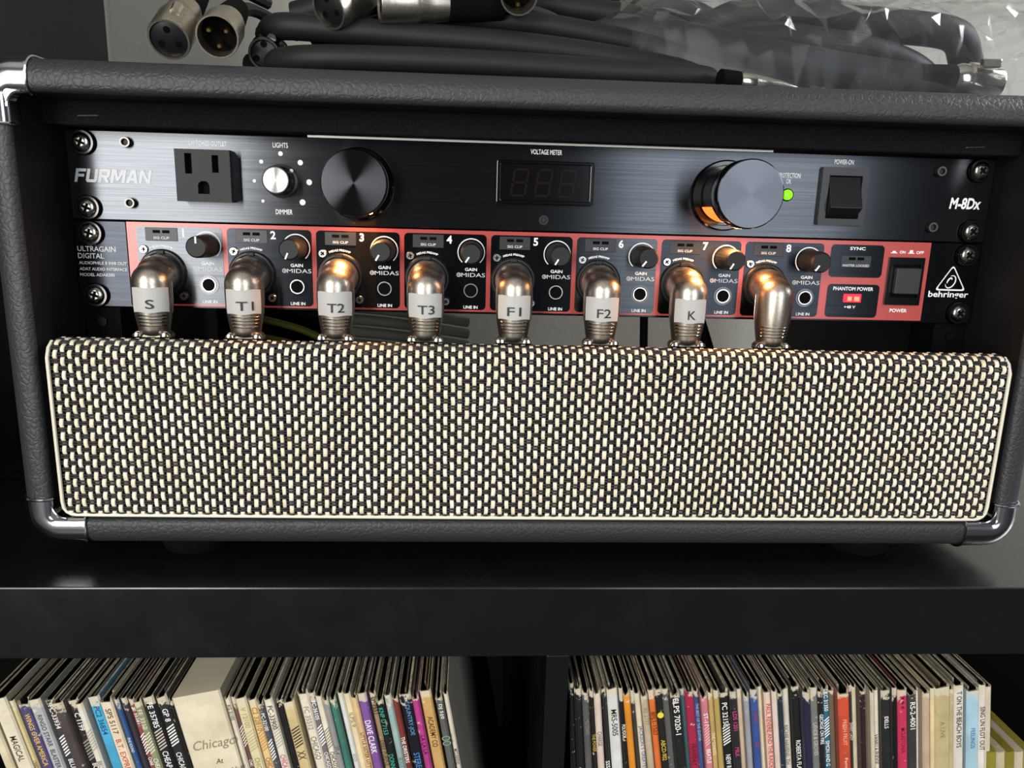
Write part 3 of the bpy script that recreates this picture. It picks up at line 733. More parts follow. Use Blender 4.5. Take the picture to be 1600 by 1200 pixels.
X_CB = MB().tube(spline([(0, 0, -14), (0, 0, -40), (0, 4, -75), (0, 24, -92), (0, 80, -97)], 6), 3.1, 10).mesh('cable', 'cable_black')
def tape_mesh(rot, w_):
    mb = MB(); n = 20; r = 9.85; vs = []; fs = []
    for z, dr in ((1.0, -.25), (4, 0), (9, 0), (13.2, 0)):
        for i in range(n+1):
            a = rot + (-.5 + i/n)*w_/r; lift = .35*abs(-.5+i/n)**4*16
            vs.append(((r+dr+lift)*math.sin(a), -(r+dr+lift)*math.cos(a), z + .25*math.sin(i*.5)))
    for j in range(3):
        for i in range(n): fs.append((j*(n+1)+i, j*(n+1)+i+1, (j+1)*(n+1)+i+1, (j+1)*(n+1)+i))
    return mb.add(vs, fs).mesh('label_tape', 'label_tape')
NAMES = ['S', 'T1', 'T2', 'T3', 'F1', 'F2', 'K', None]
for i, s in enumerate(NAMES):
    x = -197.7 + 45.6*i
    lab = ('nickel right-angle audio plug with a white tape label reading ' + s) if s else 'nickel right-angle audio plug without a tape label, in the rightmost input'
    r = empty('right_angle_plug', (x, -16.6, 0), lab, 'audio plug', 'right-angle plugs in the preamp inputs')
    tilt = (.02, -.01, .0, .0, 0, -.01, -.02, -.03)[i]; yaw = (.30, .24, .14, .05, -.04, -.12, -.14, -.18)[i]
    r.rotation_euler = (0, 0, 0)
    put('elbow_shell', X_SH, r); put('grip_ribs', X_GR, r, rot=(0, 0, yaw)); put('seam', X_SE, r); put('cable_clamp', X_CL, r); put('cable', X_CB, r)
    for sx in (-1, 1):
        lg_ = put('clamp_lug', X_LUG, r, (sx*6.8, -4.6, -11.6)); put('clamp_screw', X_SC, lg_, (0, 0, 0))
    if s:
        rot = (.26, .20, .12, .04, -.04, -.12, -.10)[i]
        tp = put('label_tape', tape_mesh(rot, (18.5, 18.5, 19, 19, 18.5, 19, 17.5)[i]), r)
        dx = (-.04, .07, .05, .05, .0, .1, .05)[i]
        def wrap(u, q, rot=rot+dx):
            a = rot + u/10.2; return (10.35*math.sin(a), -10.35*math.cos(a), q)
        ww = 4.0 if len(s) == 1 else (8.6 if s[0] == 'T' else 7.2)
        text(s, tp, 'label_ink', 0, 5.2, ww, 4.5, 0, fn=wrap, local=True, bold=.004)

# ================================================================== leads and plugs on top of the case
TOPZ = 116.2
def frame(ax):
    ax = Vector(ax).normalized(); t = Vector((0, 0, 1)) if abs(ax.z) < .9 else Vector((1, 0, 0)); u = t.cross(ax).normalized()
    return ax, u, ax.cross(u)
def straight_plug(end, ax, male, label, rad=9.6, dark=False):
    ax, u, t = frame(ax); e = Vector(end)
    base = (e.x, e.y, TOPZ)
    r = empty('microphone_plug', base, label, 'audio plug', 'loose microphone plugs on the case')
    g = lambda rr, h: (rr, h)
    m_ = 'dark_steel' if dark else 'nickel'
    if male:
        part('shell', MB().lathe([(7.4, -34), (8.6, -28), (9.0, -22), (9.0, -20), (rad, -19), (rad, -.5), (rad-.2, 0), (rad-.9, 0), (rad-1.1, -10)], e, ax, 36), m_, r, angle=40)
        part('insert', MB().lathe([(rad-1.1, -10.2), (rad-1.1, -9.8)], e, ax, 28), 'void_black', r)
        for k in range(3):
            a = PI/2 + 2*PI*k/3 + PI; c = e + (u*math.cos(a) + t*math.sin(a))*4.4
            part('contact_pin', MB().lathe([(1.25, -9.8), (1.25, -2.4), (.7, -1.6)], c, ax, 12), 'gold_pin', r, angle=40)
    else:
        part('shell', MB().lathe([(7.4, -34), (8.4, -26), (8.6, -20), (9.2, -19), (rad, -17), (rad, -1), (rad-.3, 0), (rad-1.2, 0), (rad-1.3, -3)], e, ax, 36), m_, r, angle=40)
        ins = part('insert', MB().lathe([(rad-1.3, -3.2), (rad-1.3, -1.2), (rad-1.8, -.8)], e, ax, 28), 'black_plastic', r, angle=40)
        for k in range(3):
            a = PI/2 + 2*PI*k/3; c = e + (u*math.cos(a) + t*math.sin(a))*4.4
            part('contact_hole', MB().lathe([(1.6, -.75), (1.6, -.7)], c, ax, 12), 'void_black', ins)
        c = e + t*(rad-.6)
        part('latch', MB().lathe([(2.6, -15), (2.2, -8)], c + u*3, ax, 10), 'nickel_bright', r)
    part('boot', MB().lathe([(6.2, -62), (7.0, -50), (7.8, -36), (7.8, -33.5)], e, ax, 24), 'rubber', r, angle=50)
    part('tail_cable', MB().tube(spline([e - ax*60, e - ax*80 + Vector((6, 6, -2)), e - ax*95 + Vector((24, 20, -14))], 5), 3.4, 8), 'cable_black', r)
    return r
straight_plug((-178.2, -25, 127.2), (.02, -.72, -.50), False, 'nickel microphone plug with a latch, leftmost on the case top')
straight_plug((-155.6, -27, 129.0), (.10, -.84, -.36), True, 'nickel microphone plug with gold pins showing, on the case top')
straight_plug((-139.5, -8, 125.8), (.12, -.93, -.20), False, 'dark microphone plug tucked behind the one with gold pins', 7.6, True)
straight_plug((-107.5, -12, 146), (-.45, -.66, -.42), False, 'nickel microphone plug lying on the black leads, pointing down left')
straight_plug((-84, -6, 151.8), (-.93, -.22, -.05), False, 'nickel microphone plug lying sideways on the black leads')
straight_plug((-16.5, -8, 156.5), (.05, -.80, -.45), True, 'nickel microphone plug at the top edge, above the middle of the leads', 9.2)
def lead(pts, r, label, m_='cable_black', name='microphone_cable', group='black microphone leads piled on the case'):
    o = part(name, MB().tube(spline(pts, 10), r, 14), m_, None, angle=70); return tag(o, label, 'cable', group)
lead([(-146, 26, 141), (-134, 4, 141), (-104, 0, 139.5), (-70, 0, 138.2), (-28, 0, 136.6), (13, 0, 133.5), (50, 0, 129), (80, 1, 124.6), (118, 10, 122.8), (150, 30, 122.8)], 6.4, 'thick black lead running along the front edge of the pile')
lead([(-112, 40, 140), (-90, 20, 145), (-70, 15, 148.2), (-45, 14, 151), (-2, 14, 148.5), (48, 14, 141.2), (90, 16, 131), (130, 34, 123)], 6.2, 'thick black lead arching over the top of the pile')
lead([(-150, 10, 123), (-120, -12, 123.6), (-75, -15, 124.2), (-30, -15, 124.0), (20, -14, 122.8), (70, -10, 122.4), (120, 26, 122.5)], 6.2, 'black lead lying lowest, right on the case top')
lead([(-140, 40, 124), (-100, 22, 125), (-40, 20, 131), (20, 20, 129), (80, 30, 123)], 6.4, 'black lead hidden low behind the front leads')
lead([(-130, 46, 150), (-90, 34, 158), (-40, 32, 163), (10, 32, 162), (60, 32, 156), (110, 36, 140), (150, 46, 123)], 6.4, 'black lead at the back and top of the pile')
lead([(-150, 60, 124), (-100, 44, 136), (-40, 40, 147), (30, 38, 145), (90, 46, 128)], 7.0, 'black lead in the middle behind the pile')
lead([(-140, 66, 160), (-90, 56, 172), (-30, 52, 178), (30, 52, 176), (90, 56, 166), (140, 70, 140)], 7.4, 'black lead behind and above all the others')
lead([(-130, 62, 150), (-70, 50, 159), (-10, 48, 163), (50, 48, 160), (110, 56, 144)], 7.0, 'black lead just under the rearmost one')
# short plug end peeping out under the bag
pe = empty('jack_tip', (95, -14, TOPZ), 'small pale metal jack end lying under the plastic bag', 'audio plug')
part('ferrule', MB().lathe([(3.0, 0), (4.4, 3), (4.4, 9), (3.2, 24), (1.6, 34)], (92, -14, 120.8), (.97, .2, -.05), 20), 'nickel_bright', pe, angle=40)
part('collar', MB().lathe([(4.6, -9), (4.6, 1)], (92, -14, 120.8), (.97, .2, -.05), 20), 'rubber', pe)

# ------------------------------------------------------------------ plastic bag with a coiled lead inside
from mathutils import noise as mn
def bag_layer(mb, off, amp, seed, nu=54, nv=26):
    """crumpled film: a jittered coarse net of flat facets draped over the coil"""
    rg = random.Random(seed); vs = []; fs = []
    for i in range(nu+1):
        for j in range(nv+1):
            u = (i + (rg.uniform(-.36, .36) if 0 < i < nu else 0))/nu; v_ = (j + (rg.uniform(-.36, .36) if 0 < j < nv else 0))/nv
            x = 8 + 330*u
            ht = (46 + 14*math.sin(u*2.3))*min(1, (u*4.2)**.7 + .25) * (1 - .15*max(0, u-.8)/.2)
            a = PI*v_
            y = 42 - 62*math.cos(a)*(.55 + .45*min(1, u*3.2))
            if u < .3: y += (.3-u)*60
            z = TOPZ + 1.2 + (ht + off)*max(0, math.sin(a))**.62 + (12*max(0, .28-u)/.28)
            p = Vector((x*.022 + seed, y*.032, z*.03))
            rd = 1 - abs(mn.noise(p))*2
            d = amp*(rd + mn.noise(p*.5)*1.3 + rg.uniform(-.55, .55))
            if v_ < .06 or v_ > .94: d *= .3
            q = Vector((x, y, z)) + Vector((.25*rg.uniform(-1, 1), -math.cos(a), math.sin(a)))*d
            q.z = max(q.z, TOPZ + .6); q.y = max(q.y, -26); vs.append(q)
    for i in range(nu):
        for j in range(nv):
            a_, b_, c_, d_ = i*(nv+1)+j, (i+1)*(nv+1)+j, (i+1)*(nv+1)+j+1, i*(nv+1)+j+1
            fs += [(a_, b_, c_), (a_, c_, d_)] if rg.random() < .5 else [(a_, b_, d_), (b_, c_, d_)]
    mb.add(vs, fs)
BG = empty('plastic_bag', (180, 40, TOPZ), 'crumpled clear plastic bag on the right of the case top', 'bag')
mb = MB(); bag_layer(mb, 4, 3.6, 1); part('outer_film', mb, 'clear_plastic', BG, angle=16)
mb = MB(); bag_layer(mb, -5, 4.0, 9, 36, 18); part('inner_fold', mb, 'clear_plastic', BG, angle=16)
lead([(20, 44, 158), (50, 26, 150), (84, 16, 143), (116, 12, 137.4), (152, 10, 132), (186, 8, 128), (214, 8, 126), (232, 10, 125)], 9.4, 'black lead inside the plastic bag, lowest strand of the coil', group='coiled lead in the plastic bag')
lead([(84, 44, 152), (110, 34, 163), (150, 32, 163), (190, 32, 160), (228, 34, 157), (248, 50, 146)], 8.8, 'black lead inside the plastic bag, top strand of the coil', group='coiled lead in the plastic bag')
lead([(70, 40, 138), (110, 26, 150), (160, 24, 147), (200, 30, 141), (230, 44, 130)], 7.6, 'black lead inside the plastic bag, middle strand of the coil', group='coiled lead in the plastic bag')
px = empty('bagged_plug', (232, 8, TOPZ), 'silver microphone plug lying inside the plastic bag at the far right', 'audio plug')
part('shell', MB().lathe([(7.0, 0), (8.4, 3), (8.4, 7), (9.4, 8), (9.4, 24), (9, 25), (7.5, 25)], (212, 4, 128.6), (.96, .05, -.06), 28), 'nickel_bright', px, angle=40)
part('boot', MB().lathe([(5.5, -18), (7.2, 0)], (212, 4, 128.6), (.96, .05, -.06), 24), 'rubber', px)
part('latch', MB().box(222, 232, -6.4, -3.0, 133, 137.5), 'nickel_bright', px, bevel=.8)

# ------------------------------------------------------------------ wiring seen through the slot below the preamp
for k in range(4):
    z = -52 + 8.6*k
    lead([(-128, 170+6*k, z+5), (-100, 172+6*k, z+2.5), (-68, 176+6*k, z-2), (-40, 190+6*k, z-8)], 4.0, 'pale grey cable behind the slot, strand %s of a flat bundle' % ('four at the bottom', 'three', 'two', 'one on top')[k], 'cable_grey', 'rear_cable', 'rear wiring in the case')
lead([(-190, 150, -26), (-160, 150, -34), (-138, 152, -46), (-120, 160, -66)], 2.6, 'olive yellow cable behind the slot, upper one', 'cable_yellow', 'rear_cable', 'rear wiring in the case')
lead([(-190, 152, -40), (-164, 152, -46), (-142, 154, -58), (-126, 162, -80)], 2.6, 'olive yellow cable behind the slot, lower one', 'cable_yellow', 'rear_cable', 'rear wiring in the case')
lead([(-20, 190, -98), (-12, 186, -50), (2, 186, -46), (16, 190, -98)], 3, 'dark red cable loop behind the slot', 'cable_red', 'rear_cable', 'rear wiring in the case')
lead([(104, 210, 0), (107, 212, -50), (110, 214, -98)], 3.4, 'black cable hanging straight down behind the slot', 'cable_black', 'rear_cable', 'rear wiring in the case')
lead([(140, 205, 2), (156, 208, -40), (180, 212, -98)], 4.6, 'black cable slanting down to the right behind the slot', 'cable_black', 'rear_cable', 'rear wiring in the case')
for k in range(5):  # made-up cables, added to keep the far left behind the slot black
    z = -74 + 14.9*k
    lead([(-236, 200, z), (-200, 204, z+1), (-165, 204, z-1), (-136, 214, z-2)], 7.4, 'added thick black cable filling the dark far left behind the slot, %s' % ('lowest', 'second from below', 'middle one', 'second from the top', 'topmost')[k], 'cable_black', 'rear_cable', 'rear wiring in the case')

# ================================================================== records in the cells below
PXX = [(-200, -331), (0, -268.6), (200, -206.6), (400, -143.4), (600, -78.9), (800, -13.2), (1000, 53.8), (1200, 122.1), (1400, 191.8), (1600, 262.9)]
def px2x(p):
    for (a, x), (b_, y) in zip(PXX, PXX[1:]):
        if p <= b_: return x + (y-x)*(p-a)/(b_-a)
FLOOR = -497.0
def sleeve_mesh(t, h, d, box=False):
    """folded card sleeve: rounded worn spine, two covers, open top with inner sleeves inside. origin at the base of the spine"""
    mb = MB(); c = min(.8, t*.25); w_ = t/2; k = .75
    ol = [(-w_, d), (-w_, c), (-w_+c, 0), (w_-c, 0), (w_, c), (w_, d)]
    n = len(ol); e = min(1.1, t*.3)
    R_ = random.uniform; wn = 0 if box else R_(0, 3.4)                     # the folded end of the spine is worn down
    tp = [h, h - wn*R_(0, .5), h - wn*R_(.4, 1), h - wn*R_(.4, 1), h - wn*R_(0, .5), h]
    lo = [(x, y, 0) for x, y in ol]; hi = [(x, y, z) for (x, y), z in zip(ol, tp)]
    mb.add(lo + hi, [(i, i+1, n+i+1, n+i) for i in (1, 2, 3)], 0)
    mb.add(lo + hi, [(i, i+1, n+i+1, n+i) for i in (0, 4)] + [(5, 0, n, n+5)], 2)
    mb.add(lo, [tuple(range(n))], 1)
    if box:
        mb.add(hi, [tuple(range(n))], 0); return mb
    kl, kr = R_(.5, 1.3), R_(.5, 1.3); kl = min(kl, t*.22); kr = min(kr, t*.22)
    il = [(-w_+kl, d), (-w_+kl, c+e), (-w_+c+kl*.6, e), (w_-c-kr*.6, e), (w_-kr, c+e), (w_-kr, d)]
    ih = [(x, y, z-.25) for (x, y), z in zip(il, tp)]; dpt = random.choice((9, 9, 2.5, 1.0)); dp = [(x, y, h-4-dpt) for x, y in il]
    mb.add(hi + ih, [(i, i+1, n+i+1, n+i) for i in range(n-1)], 1)
    mb.add(ih + dp, [(i, i+1, n+i+1, n+i) for i in range(n-1)], 3)
    mb.add(dp, [tuple(range(n))], 2 if dpt < 3 else 3)
    for q_ in range(random.choice((0, 1, 1, 2, 2, 3))):
        q = min(R_(.2, .6), t*.1); off = R_(-.28, .28)*t
        mb.box(off-q, off+q, e+R_(2, 9), d, h-12, h-.6-R_(0, 2.4), random.choice((4, 4, 2)))
    return mb
def record(x0, x1, col, label, texts=(), lean=10, dy=0, dh=0, cat='record', name='record_sleeve', box=False, h=314.0, group='record sleeves in the shelf', shrink=.35):
    xa, xb = px2x(x0), px2x(x1); t = max(1.6, (xb - xa)*math.cos(math.radians(lean)) - shrink)
    th = math.radians(lean); H = h + dh
    me = sleeve_mesh(t, H, 312 if h > 300 else 200, box).mesh(name, ['sleeve_spine', 'sleeve_card', 'sleeve_cover', 'sleeve_gap_dark', 'inner_paper'], angle=25)
    xt = (xa + xb)/2; loc = (xt + H*math.sin(th), -62 + dy, FLOOR + t/2*math.sin(th) + .05)
    o = put(name, me, None, loc, (0, -th, 0)); ORG.pop(o.name, None)
    o.color = (*lin(col), 1); tag(o, label, cat, group)
    for tx in texts:
        s, ic, top, hh = tx[0], tx[1], tx[2], tx[3] if len(tx) > 3 else min(2.6, t*.62)
        if s == '////':
            g = MB(); 
            for k in range(7): g.add([(a, -.12, H-top-1.7*k+b_) for a, b_ in ((-t*.38, 0), (t*.38, 2.2), (t*.38, 3.0), (-t*.38, .8))], [(0, 1, 2, 3)])
            q = put('spine_stripes', g.mesh('spine_stripes', ink(ic)), o)
        else:
            ln = len(s)*hh*.66
            text(s, o, ink(ic), 0, H - top - ln/2, ln, hh, -.12, name='spine_lettering', rot='down', local=True, bold=.008)
    return o
W, K = 'e4e2dc', '26241f'
LEFT = [
 (-34, -17, 'cfc4a4', 'cream sleeve at the far left edge of the records', ()),
 (-17, 9, 'd9d0b8', 'wide cream sleeve with MAGICAL on its spine, far left', (('MAGICAL', '3a3630', 22, 3.2),)),
 (9, 19, 'c6b884', 'yellowed cream sleeve next to the MAGICAL one', (('1980', '6a6048', 36),)),
 (19, 40, '4c4470', 'violet sleeve with yellow lettering near the far left', (('WINGS OVER AMERICA', 'd9b24e', 8, 2.6),)),
 (40, 61, 'a9aaac', 'grey sleeve with dark capitals beside the violet one', (('RINGO STARR  BLASTER', '3f4044', 9, 2.4),)),
 (61, 78, '3c383c', 'charcoal sleeve marked PC-33934 with white stripes', (('PC-33934', W, 4, 2.6), ('////', W, 24), ('BLUE', W, 36))),
 (79, 98, '4a4140', 'dark brown worn sleeve left of the torn black one', ()),
 (98, 117, '2a2725', 'black sleeve with torn white patches and B, left of the pale striped one', (('C 1199', W, 8, 2.6), ('////', '8a867e', 26), ('BOST', W, 38))),
 (117, 130, 'd3cdc0', 'off-white sleeve with faint stripes left of the sky blue spine', (('////', 'a39c8c', 18), ('BRUCE', '77706a', 34))),
 (130, 151, '48a0c8', 'sky blue sleeve marked PC2 36854', (('PC2 36854', '1d4a66', 6, 2.8),)),
 (152, 173, 'dccbb0', 'cream sleeve marked SPS 5117 right of the sky blue one', (('SPS 5117', '4a443c', 6, 2.8), ('B.T. EXPRESS', 'b8503c', 24, 2.8))),
 (173, 182, '34588c', 'narrow royal blue worn sleeve', (('THE SOUND', 'c8d0dc', 24),)),
 (183, 194, '37333a', 'narrow dark grey sleeve beside the royal blue one', ()),
 (194, 205, '8c4a44', 'brick red sleeve marked JE 35281', (('JE 35281', W, 6), ('////', W, 24), ('CHAR', W, 36))),
 (205, 219, '8c8c6c', 'olive grey sleeve marked FE 3312', (('FE 3312', 'c9c6b0', 6), ('////', 'c9c6b0', 22), ('CHEAP', 'd8d4c4', 35))),
 (219, 238, '222123', 'black sleeve marked FE 35785 with white stripes', (('FE 35785', W, 4, 2.8), ('////', 'b9b0a4', 22), ('CHEAP', W, 33, 3.0))),
 (239, 258, '29282a', 'black scuffed sleeve marked GP 8', (('GP 8', W, 8, 2.8), ('////', W, 20), ('CHICAGO', W, 34, 2.8))),
 (258, 266, '1a1a1b', 'thin black sleeve against the cream box set', ()),
 (347, 357, 'd2c9b4', 'narrow off-white sleeve right of the cream box set', (('KG 31102', K, 6),)),
 (357, 366, '6a4a48', 'maroon sleeve with pale stripes right of the cream box set', (('////', 'd8cfc0', 20), ('CHIC', W, 38))),
 (366, 385, 'd2c69e', 'cream yellow sleeve with faint lettering', (('V 12100', 'a4986c', 6), ('////', 'b4a880', 22), ('CHIC', '9a8c60', 36))),
 (385, 400, 'e0bf86', 'pale orange sleeve marked C2 32810', (('C2 32810', '9a6e34', 6), ('////', 'b98c50', 22), ('CHICAGO', '8a6230', 36))),
 (400, 411, '50505a', 'slate grey sleeve marked PC-32100', (('PC-32100', W, 8), ('////', W, 26), ('CHI', W, 42))),
 (411, 426, 'ded6c4', 'white sleeve marked PC-33900 with pink lettering below', (('PC-33900', K, 5), ('////', 'a8a296', 20), ('CHICAGO', 'c0306c', 34))),
 (427, 441, '1b1a1a', 'black sleeve beside the white one with pink lettering', ()),
 (441, 460, 'cdb888', 'tan sleeve with dark branch pattern', (('////', '3c342c', 18), ('XX', '3c342c', 30, 4))),
 (460, 478, 'e0d8c6', 'white sleeve marked FC 35512', (('FC 35512', '8a8274', 10), ('CHICAGO', '6a6258', 28, 3.0))),
 (478, 490, '6e686c', 'grey sleeve marked FC-36105', (('FC-36105', W, 5), ('////', W, 22), ('CHICAGO', W, 36))),
 (490, 502, 'dcd4c0', 'off-white sleeve right of the one marked FC-36105', (('////', '8a8278', 22), ('CHICAGO', K, 34))),
 (502, 512, '90908e', 'narrow mid grey sleeve left of the teal one', (('3714', '4a4a4a', 30),)),
 (512, 524, '3d7466', 'teal green speckled record sleeve in the left cell', ()),
 (524, 534, 'd0d0cc', 'cool white sleeve right of the teal one', (('ROCK', '8c8c88', 38),)),
 (534, 546, 'decca4', 'ivory sleeve with no marking right of the cool white one', (('ILPS 9', '8a7c58', 12),)),
 (546, 557, 'd9b88a', 'peach tan sleeve with small capitals', (('LITTLE SISTER LITTLE', '5c3c20', 22, 1.8),)),
 (557, 572, '7a5090', 'purple and white sleeve with large white capitals', (('DAVE CLARK', W, 16, 3.0),)),
 (573, 585, '968060', 'olive tan sleeve right of the purple one', (('LP 7551', K, 4), ('DEEP PURPLE', '4a3c28', 30))),
 (585, 598, '191b1b', 'black sleeve with green lettering', (('KNP D 7153', '3a9a80', 6, 2.4), ('DONNA S', '3a9a80', 34, 2.6))),
 (599, 611, '93aaa8', 'pale blue green sleeve in the left cell', (('BOOTS', '54706e', 38),)),
 (611, 621, '74342e', 'rust red sleeve with white capitals', (('THE DRISTERS', W, 24, 2.0),)),
 (621, 641, '16171d', 'black sleeve with blue italic lettering left of the magenta one', (('COUNTRY-JOE', '5c86b4', 5, 2.8), ('STEREO', '4a80c0', 36, 3.0))),
 (641, 653, 'ac3c80', 'magenta record sleeve in the left cell', (('LA LA LA', '3a1430', 24),)),
 (653, 672, 'c49c62', 'golden tan sleeve right of the magenta one', (('ACADEMY CO', '4c3416', 16, 2.8),)),
 (678, 690, '5a5c58', 'dark sleeve with pale green leaf shapes near the gap', (('DJ 510', W, 5), ('OO', '7c9480', 24, 4.4))),
 (690, 699, 'd0c8b8', 'white sleeve, last before the dark gap and divider', (('MCLARENS', '5c564c', 34, 1.8),)),
]
n = len(LEFT)
for i, (a, b_, c, lb, tx) in enumerate(LEFT):
    u = (a + 34)/733
    record(a, b_, c, lb, tx, lean=12.6 - 3.1*u, dy=random.uniform(-1.2, 3.5), dh=random.uniform(-2.2, .8))
bx = record(266, 346, 'd6ccb2', 'wide cream box set with script lettering embossed on the spine', (), lean=11.3, box=True, name='record_box_set', cat='box set')
for s, z, ww, h in (('Chicago', 30, 22, 7), ('At', 40, 4, 3), ('Carnegie Hall', 47, 22, 4)):
    text(s, bx, ink('8a8068' if s == 'Chicago' else '4c463c'), 2.0, 314-z, ww, h, -.15, name='spine_lettering', shear=.3, local=True, bold=.004 if s == 'Chicago' else 0)
RIGHT = [
 (887, 895, '151516', 'black sleeve touching the divider', ()),
 (895, 907, '1c1c1d', 'black sleeve, second from the divider', ()),
 (907, 918, '565656', 'dark grey sleeve near the divider', (('MOTOWN', '7c7c7c', 18),)),
 (918, 925, '211f1c', 'narrow black sleeve with yellow lettering near the divider', (('THE POWER', 'b59a48', 28, 1.8),)),
 (925, 936, 'd2c0b4', 'pale pink cream sleeve with grey letters', (('CHARGE', '6c6058', 24),)),
 (936, 946, '262524', 'black sleeve with a torn white strip', (('SSS', W, 44, 2.2),)),
 (946, 964, 'd0d0cc', 'light grey sleeve marked MRS-5005', (('MRS-5005', K, 14, 3.0),)),
 (964, 971, '1a1a1c', 'narrow black sleeve right of the light grey one', (('POLYDOR', W, 22, 1.8),)),
 (971, 982, 'd88a2c', 'bright orange yellow sleeve in the right cell', ()),
 (982, 989, '3c3a36', 'dark grey worn sleeve right of the bright orange yellow one', ()),
 (989, 999, 'd4cab4', 'cream sleeve with blue lettering', (('JACKSON 5 GREATEST', '44588c', 20, 2.4),)),
 (999, 1010, 'b5a68a', 'taupe sleeve marked BS 2777', (('BS 2777', '8a7c60', 8),)),
 (1010, 1021, 'd06c34', 'burnt orange sleeve marked BFL1-1507', (('BFL1-1507', '5a2810', 14, 2.4),)),
 (1021, 1033, '22221f', 'black sleeve with a yellow sticker marked ABCD-902', (('ABCD-902', 'c9b03c', 32, 2.4),)),
 (1033, 1044, '5a5a5a', 'scuffed grey sleeve right of the one with the yellow sticker', ()),
 (1044, 1059, '232221', 'black sleeve with bold white lettering 7020', (('ELPS 7020-1', W, 4, 3.0),)),
 (1059, 1069, '3c6064', 'dark teal speckled sleeve in the right cell', ()),
 (1069, 1084, '9c2846', 'crimson record sleeve in the right cell', (('HEAVENLY', '5a1428', 34),)),
 (1084, 1092, '3c5080', 'narrow blue sleeve right of the crimson one', (('THE BEST OF THE GUITAR', '9aa8c8', 8, 1.6),)),
 (1092, 1103, 'c87884', 'dusty pink sleeve in the right cell', (('ST-11', W, 12), ('////', 'd8a8ac', 22), ('BEATLE', W, 34))),
 (1103, 1113, 'b89c64', 'ochre sleeve, left of two golden ones', (('THE MONKEES', 'e0d0a4', 26, 1.9),)),
 (1113, 1122, 'b09a58', 'gold sleeve, right of two golden ones', ()),
 (1122, 1138, '1d1d1e', 'black sleeve marked PC 32158 with diagonal stripes', (('PC 32158', W, 8, 2.8), ('////', W, 24), ('NEW R', W, 40))),
 (1138, 1149, '28262a', 'black sleeve with pink lettering in the right cell', (('LDS 1201', 'c04880', 12), ('MILK', 'c04880', 34))),
 (1149, 1159, 'c4ac94', 'fawn sleeve with a cream edge', ()),
 (1159, 1168, '9a9ca2', 'cool grey sleeve left of the blue and red one', ()),
 (1168, 1180, '38508c', 'blue sleeve with red smudges', (('OO OO', 'a03c4c', 14, 1.8), ('OOO', 'a03c4c', 32, 1.8))),
 (1180, 1191, 'd6c8a6', 'ivory sleeve left of the one with red capitals', ()),
 (1191, 1202, 'e0b8ac', 'pale salmon sleeve with red capitals', (('PAUL REVERE AND THE RAIDERS', 'b03830', 7, 2.4),)),
 (1202, 1211, 'd8c4bc', 'whitish sleeve right of the one with red capitals', ()),
 (1211, 1219, '26303c', 'narrow navy sleeve in the right cell', ()),
 (1219, 1233, 'd4ccc0', 'white grey sleeve with thin grey capitals', (('RICHIE HAVENS  TH', '6c6862', 24, 2.2),)),
 (1237, 1250, '1e1d1e', 'black scuffed sleeve with bold white italic capitals', (('ROBERTA FLACK', W, 34, 2.6),)),
 (1250, 1262, '26263c', 'dark navy sleeve with a white torn edge', ()),
 (1262, 1275, '70706e', 'glossy grey sleeve with faint letters', (('LANDS & GROVES', 'b4b4b0', 22, 2.2),)),
 (1275, 1283, '222020', 'narrow black sleeve left of the petrol blue one', (('GEORGE ON FIRE', W, 14, 2.0),)),
 (1283, 1294, '2c647c', 'petrol blue sleeve marked KC 31350', (('KC 31350', W, 4, 2.2), ('////', W, 22), ('SIMON AND G', W, 34, 2.2))),
 (1294, 1305, '6a5c4c', 'brown and cream torn sleeve left of the orange red one', ()),
 (1305, 1323, 'c24c34', 'wide orange red sleeve in the right cell', (('FRESH FRUIT', 'e4a088', 18, 2.2), ('Family S', 'e8c0b0', 42, 2.2))),
 (1325, 1332, '37322c', 'narrow black and cream sleeve right of the orange red one', (('SWEET LADY', 'cfc8b8', 24, 1.7),)),
 (1332, 1339, 'd0c4aa', 'thin cream sleeve left of the brown black one', ()),
 (1339, 1348, '321e1e', 'brown black sleeve in the right cell', ()),
 (1348, 1355, '98938c', 'thin warm grey sleeve in the right cell', ()),
 (1355, 1362, 'c8bca4', 'thin beige sleeve in the right cell', ()),
 (1362, 1374, 'd8cfbb', 'cream sleeve with dark capitals reading FUDGE', (('VANILLA FUDGE', K, 28, 2.2),)),
 (1374, 1389, '242628', 'glossy black sleeve left of the cherry red one', (('DELLS', W, 16, 2.2),)),
 (1389, 1397, '161617', 'thin black sleeve touching the cherry red one', ()),
 (1397, 1412, 'c03458', 'cherry red sleeve with black stars', (('* * *', '201014', 5, 2.2), ('MCLASTONER', '7a1830', 24, 2.4))),
 (1415, 1429, '383838', 'dark grey sleeve marked RS-2-4001', (('RS-2-4001', W, 6, 2.8),)),
 (1429, 1438, 'dedad2', 'narrow bright white sleeve in the right cell', ()),
 (1438, 1450, 'bfa68c', 'light brown sleeve with a small stain', ()),
 (1450, 1457, 'dcc79c', 'thin pale yellow sleeve in the right cell', ()),
 (1457, 1482, 'bcac82', 'thick straw coloured sleeve near the right end', (('A LIVE', '8a7c54', 22),)),
 (1482, 1492, 'b8a684', 'dull tan sleeve right of the thick straw coloured one', ()),
 (1492, 1508, 'd6d0c4', 'white sleeve with heavy black lettering left of the pale blue one', (('T ON THE BEACH BOYS', '1e1c1a', 5, 2.8),)),
 (1510, 1530, 'a3c4d4', 'pale blue sleeve near the right end', (('FEELINGS', '3c6c94', 24, 2.4),)),
 (1530, 1541, 'dad4ca', 'white sleeve with bold black lettering right of the pale blue one', (('SING UN FLOT OUT', '24221f', 14, 2.6),)),
 (1541, 1552, 'c8bca6', 'beige worn sleeve, rightmost of the tall records', ()),
]
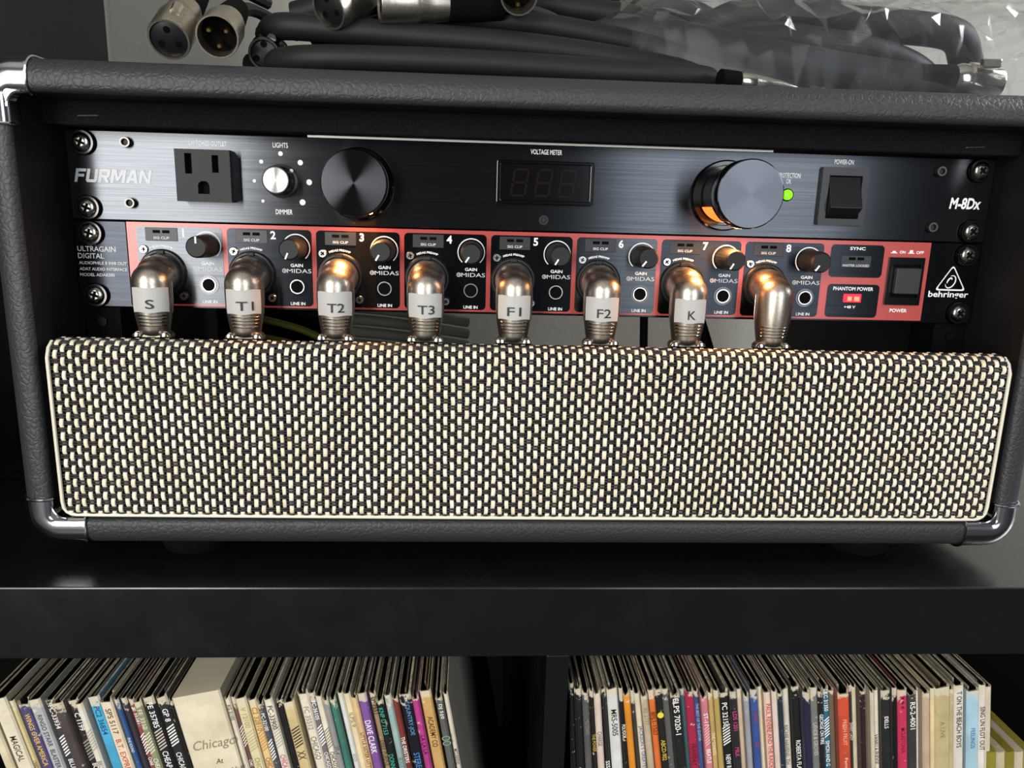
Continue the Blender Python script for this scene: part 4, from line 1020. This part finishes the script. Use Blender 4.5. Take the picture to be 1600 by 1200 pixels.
for i, (a, b_, c, lb, tx) in enumerate(RIGHT):
    ln = 4.5 + 4.3*min(1, (a-887)/110)
    o = record(a, b_, c, lb, tx, lean=ln, dy=random.uniform(-1.2, 3.5), dh=random.uniform(-2.4, 1.0), shrink=.15)
    if 'with a yellow sticker' in lb:
        put('sticker', MB().prism(circ(-.1, 314-16, 1.7, 18), -.35, -.05).mesh('sticker', ink('d8c83c')), o)
for k, (c, lb) in enumerate((('8c8430', 'olive yellow magazine'), ('b4aa8c', 'pale buff magazine'), ('857a2c', 'dark mustard magazine'), ('bdb49c', 'cream magazine'), ('938a3a', 'mustard magazine'))):
    t = 5.0; me = sleeve_mesh(t, 272, 205, True).mesh('magazine', ['sleeve_spine', 'sleeve_card', 'sleeve_spine', 'sleeve_gap_dark', 'inner_paper'])
    o = put('magazine', me, None, (252 + 272*math.sin(.155) + 5.25*k + .0, -60, FLOOR + .5), (0, -.155, 0)); ORG.pop(o.name, None)
    o.color = (*lin(c), 1); tag(o, lb + ' right of the tall records, ' + ('nearest to them', 'second from them', 'third from them', 'fourth from them', 'furthest from them')[k], 'magazine', 'short magazines at the right')
flush_texts()
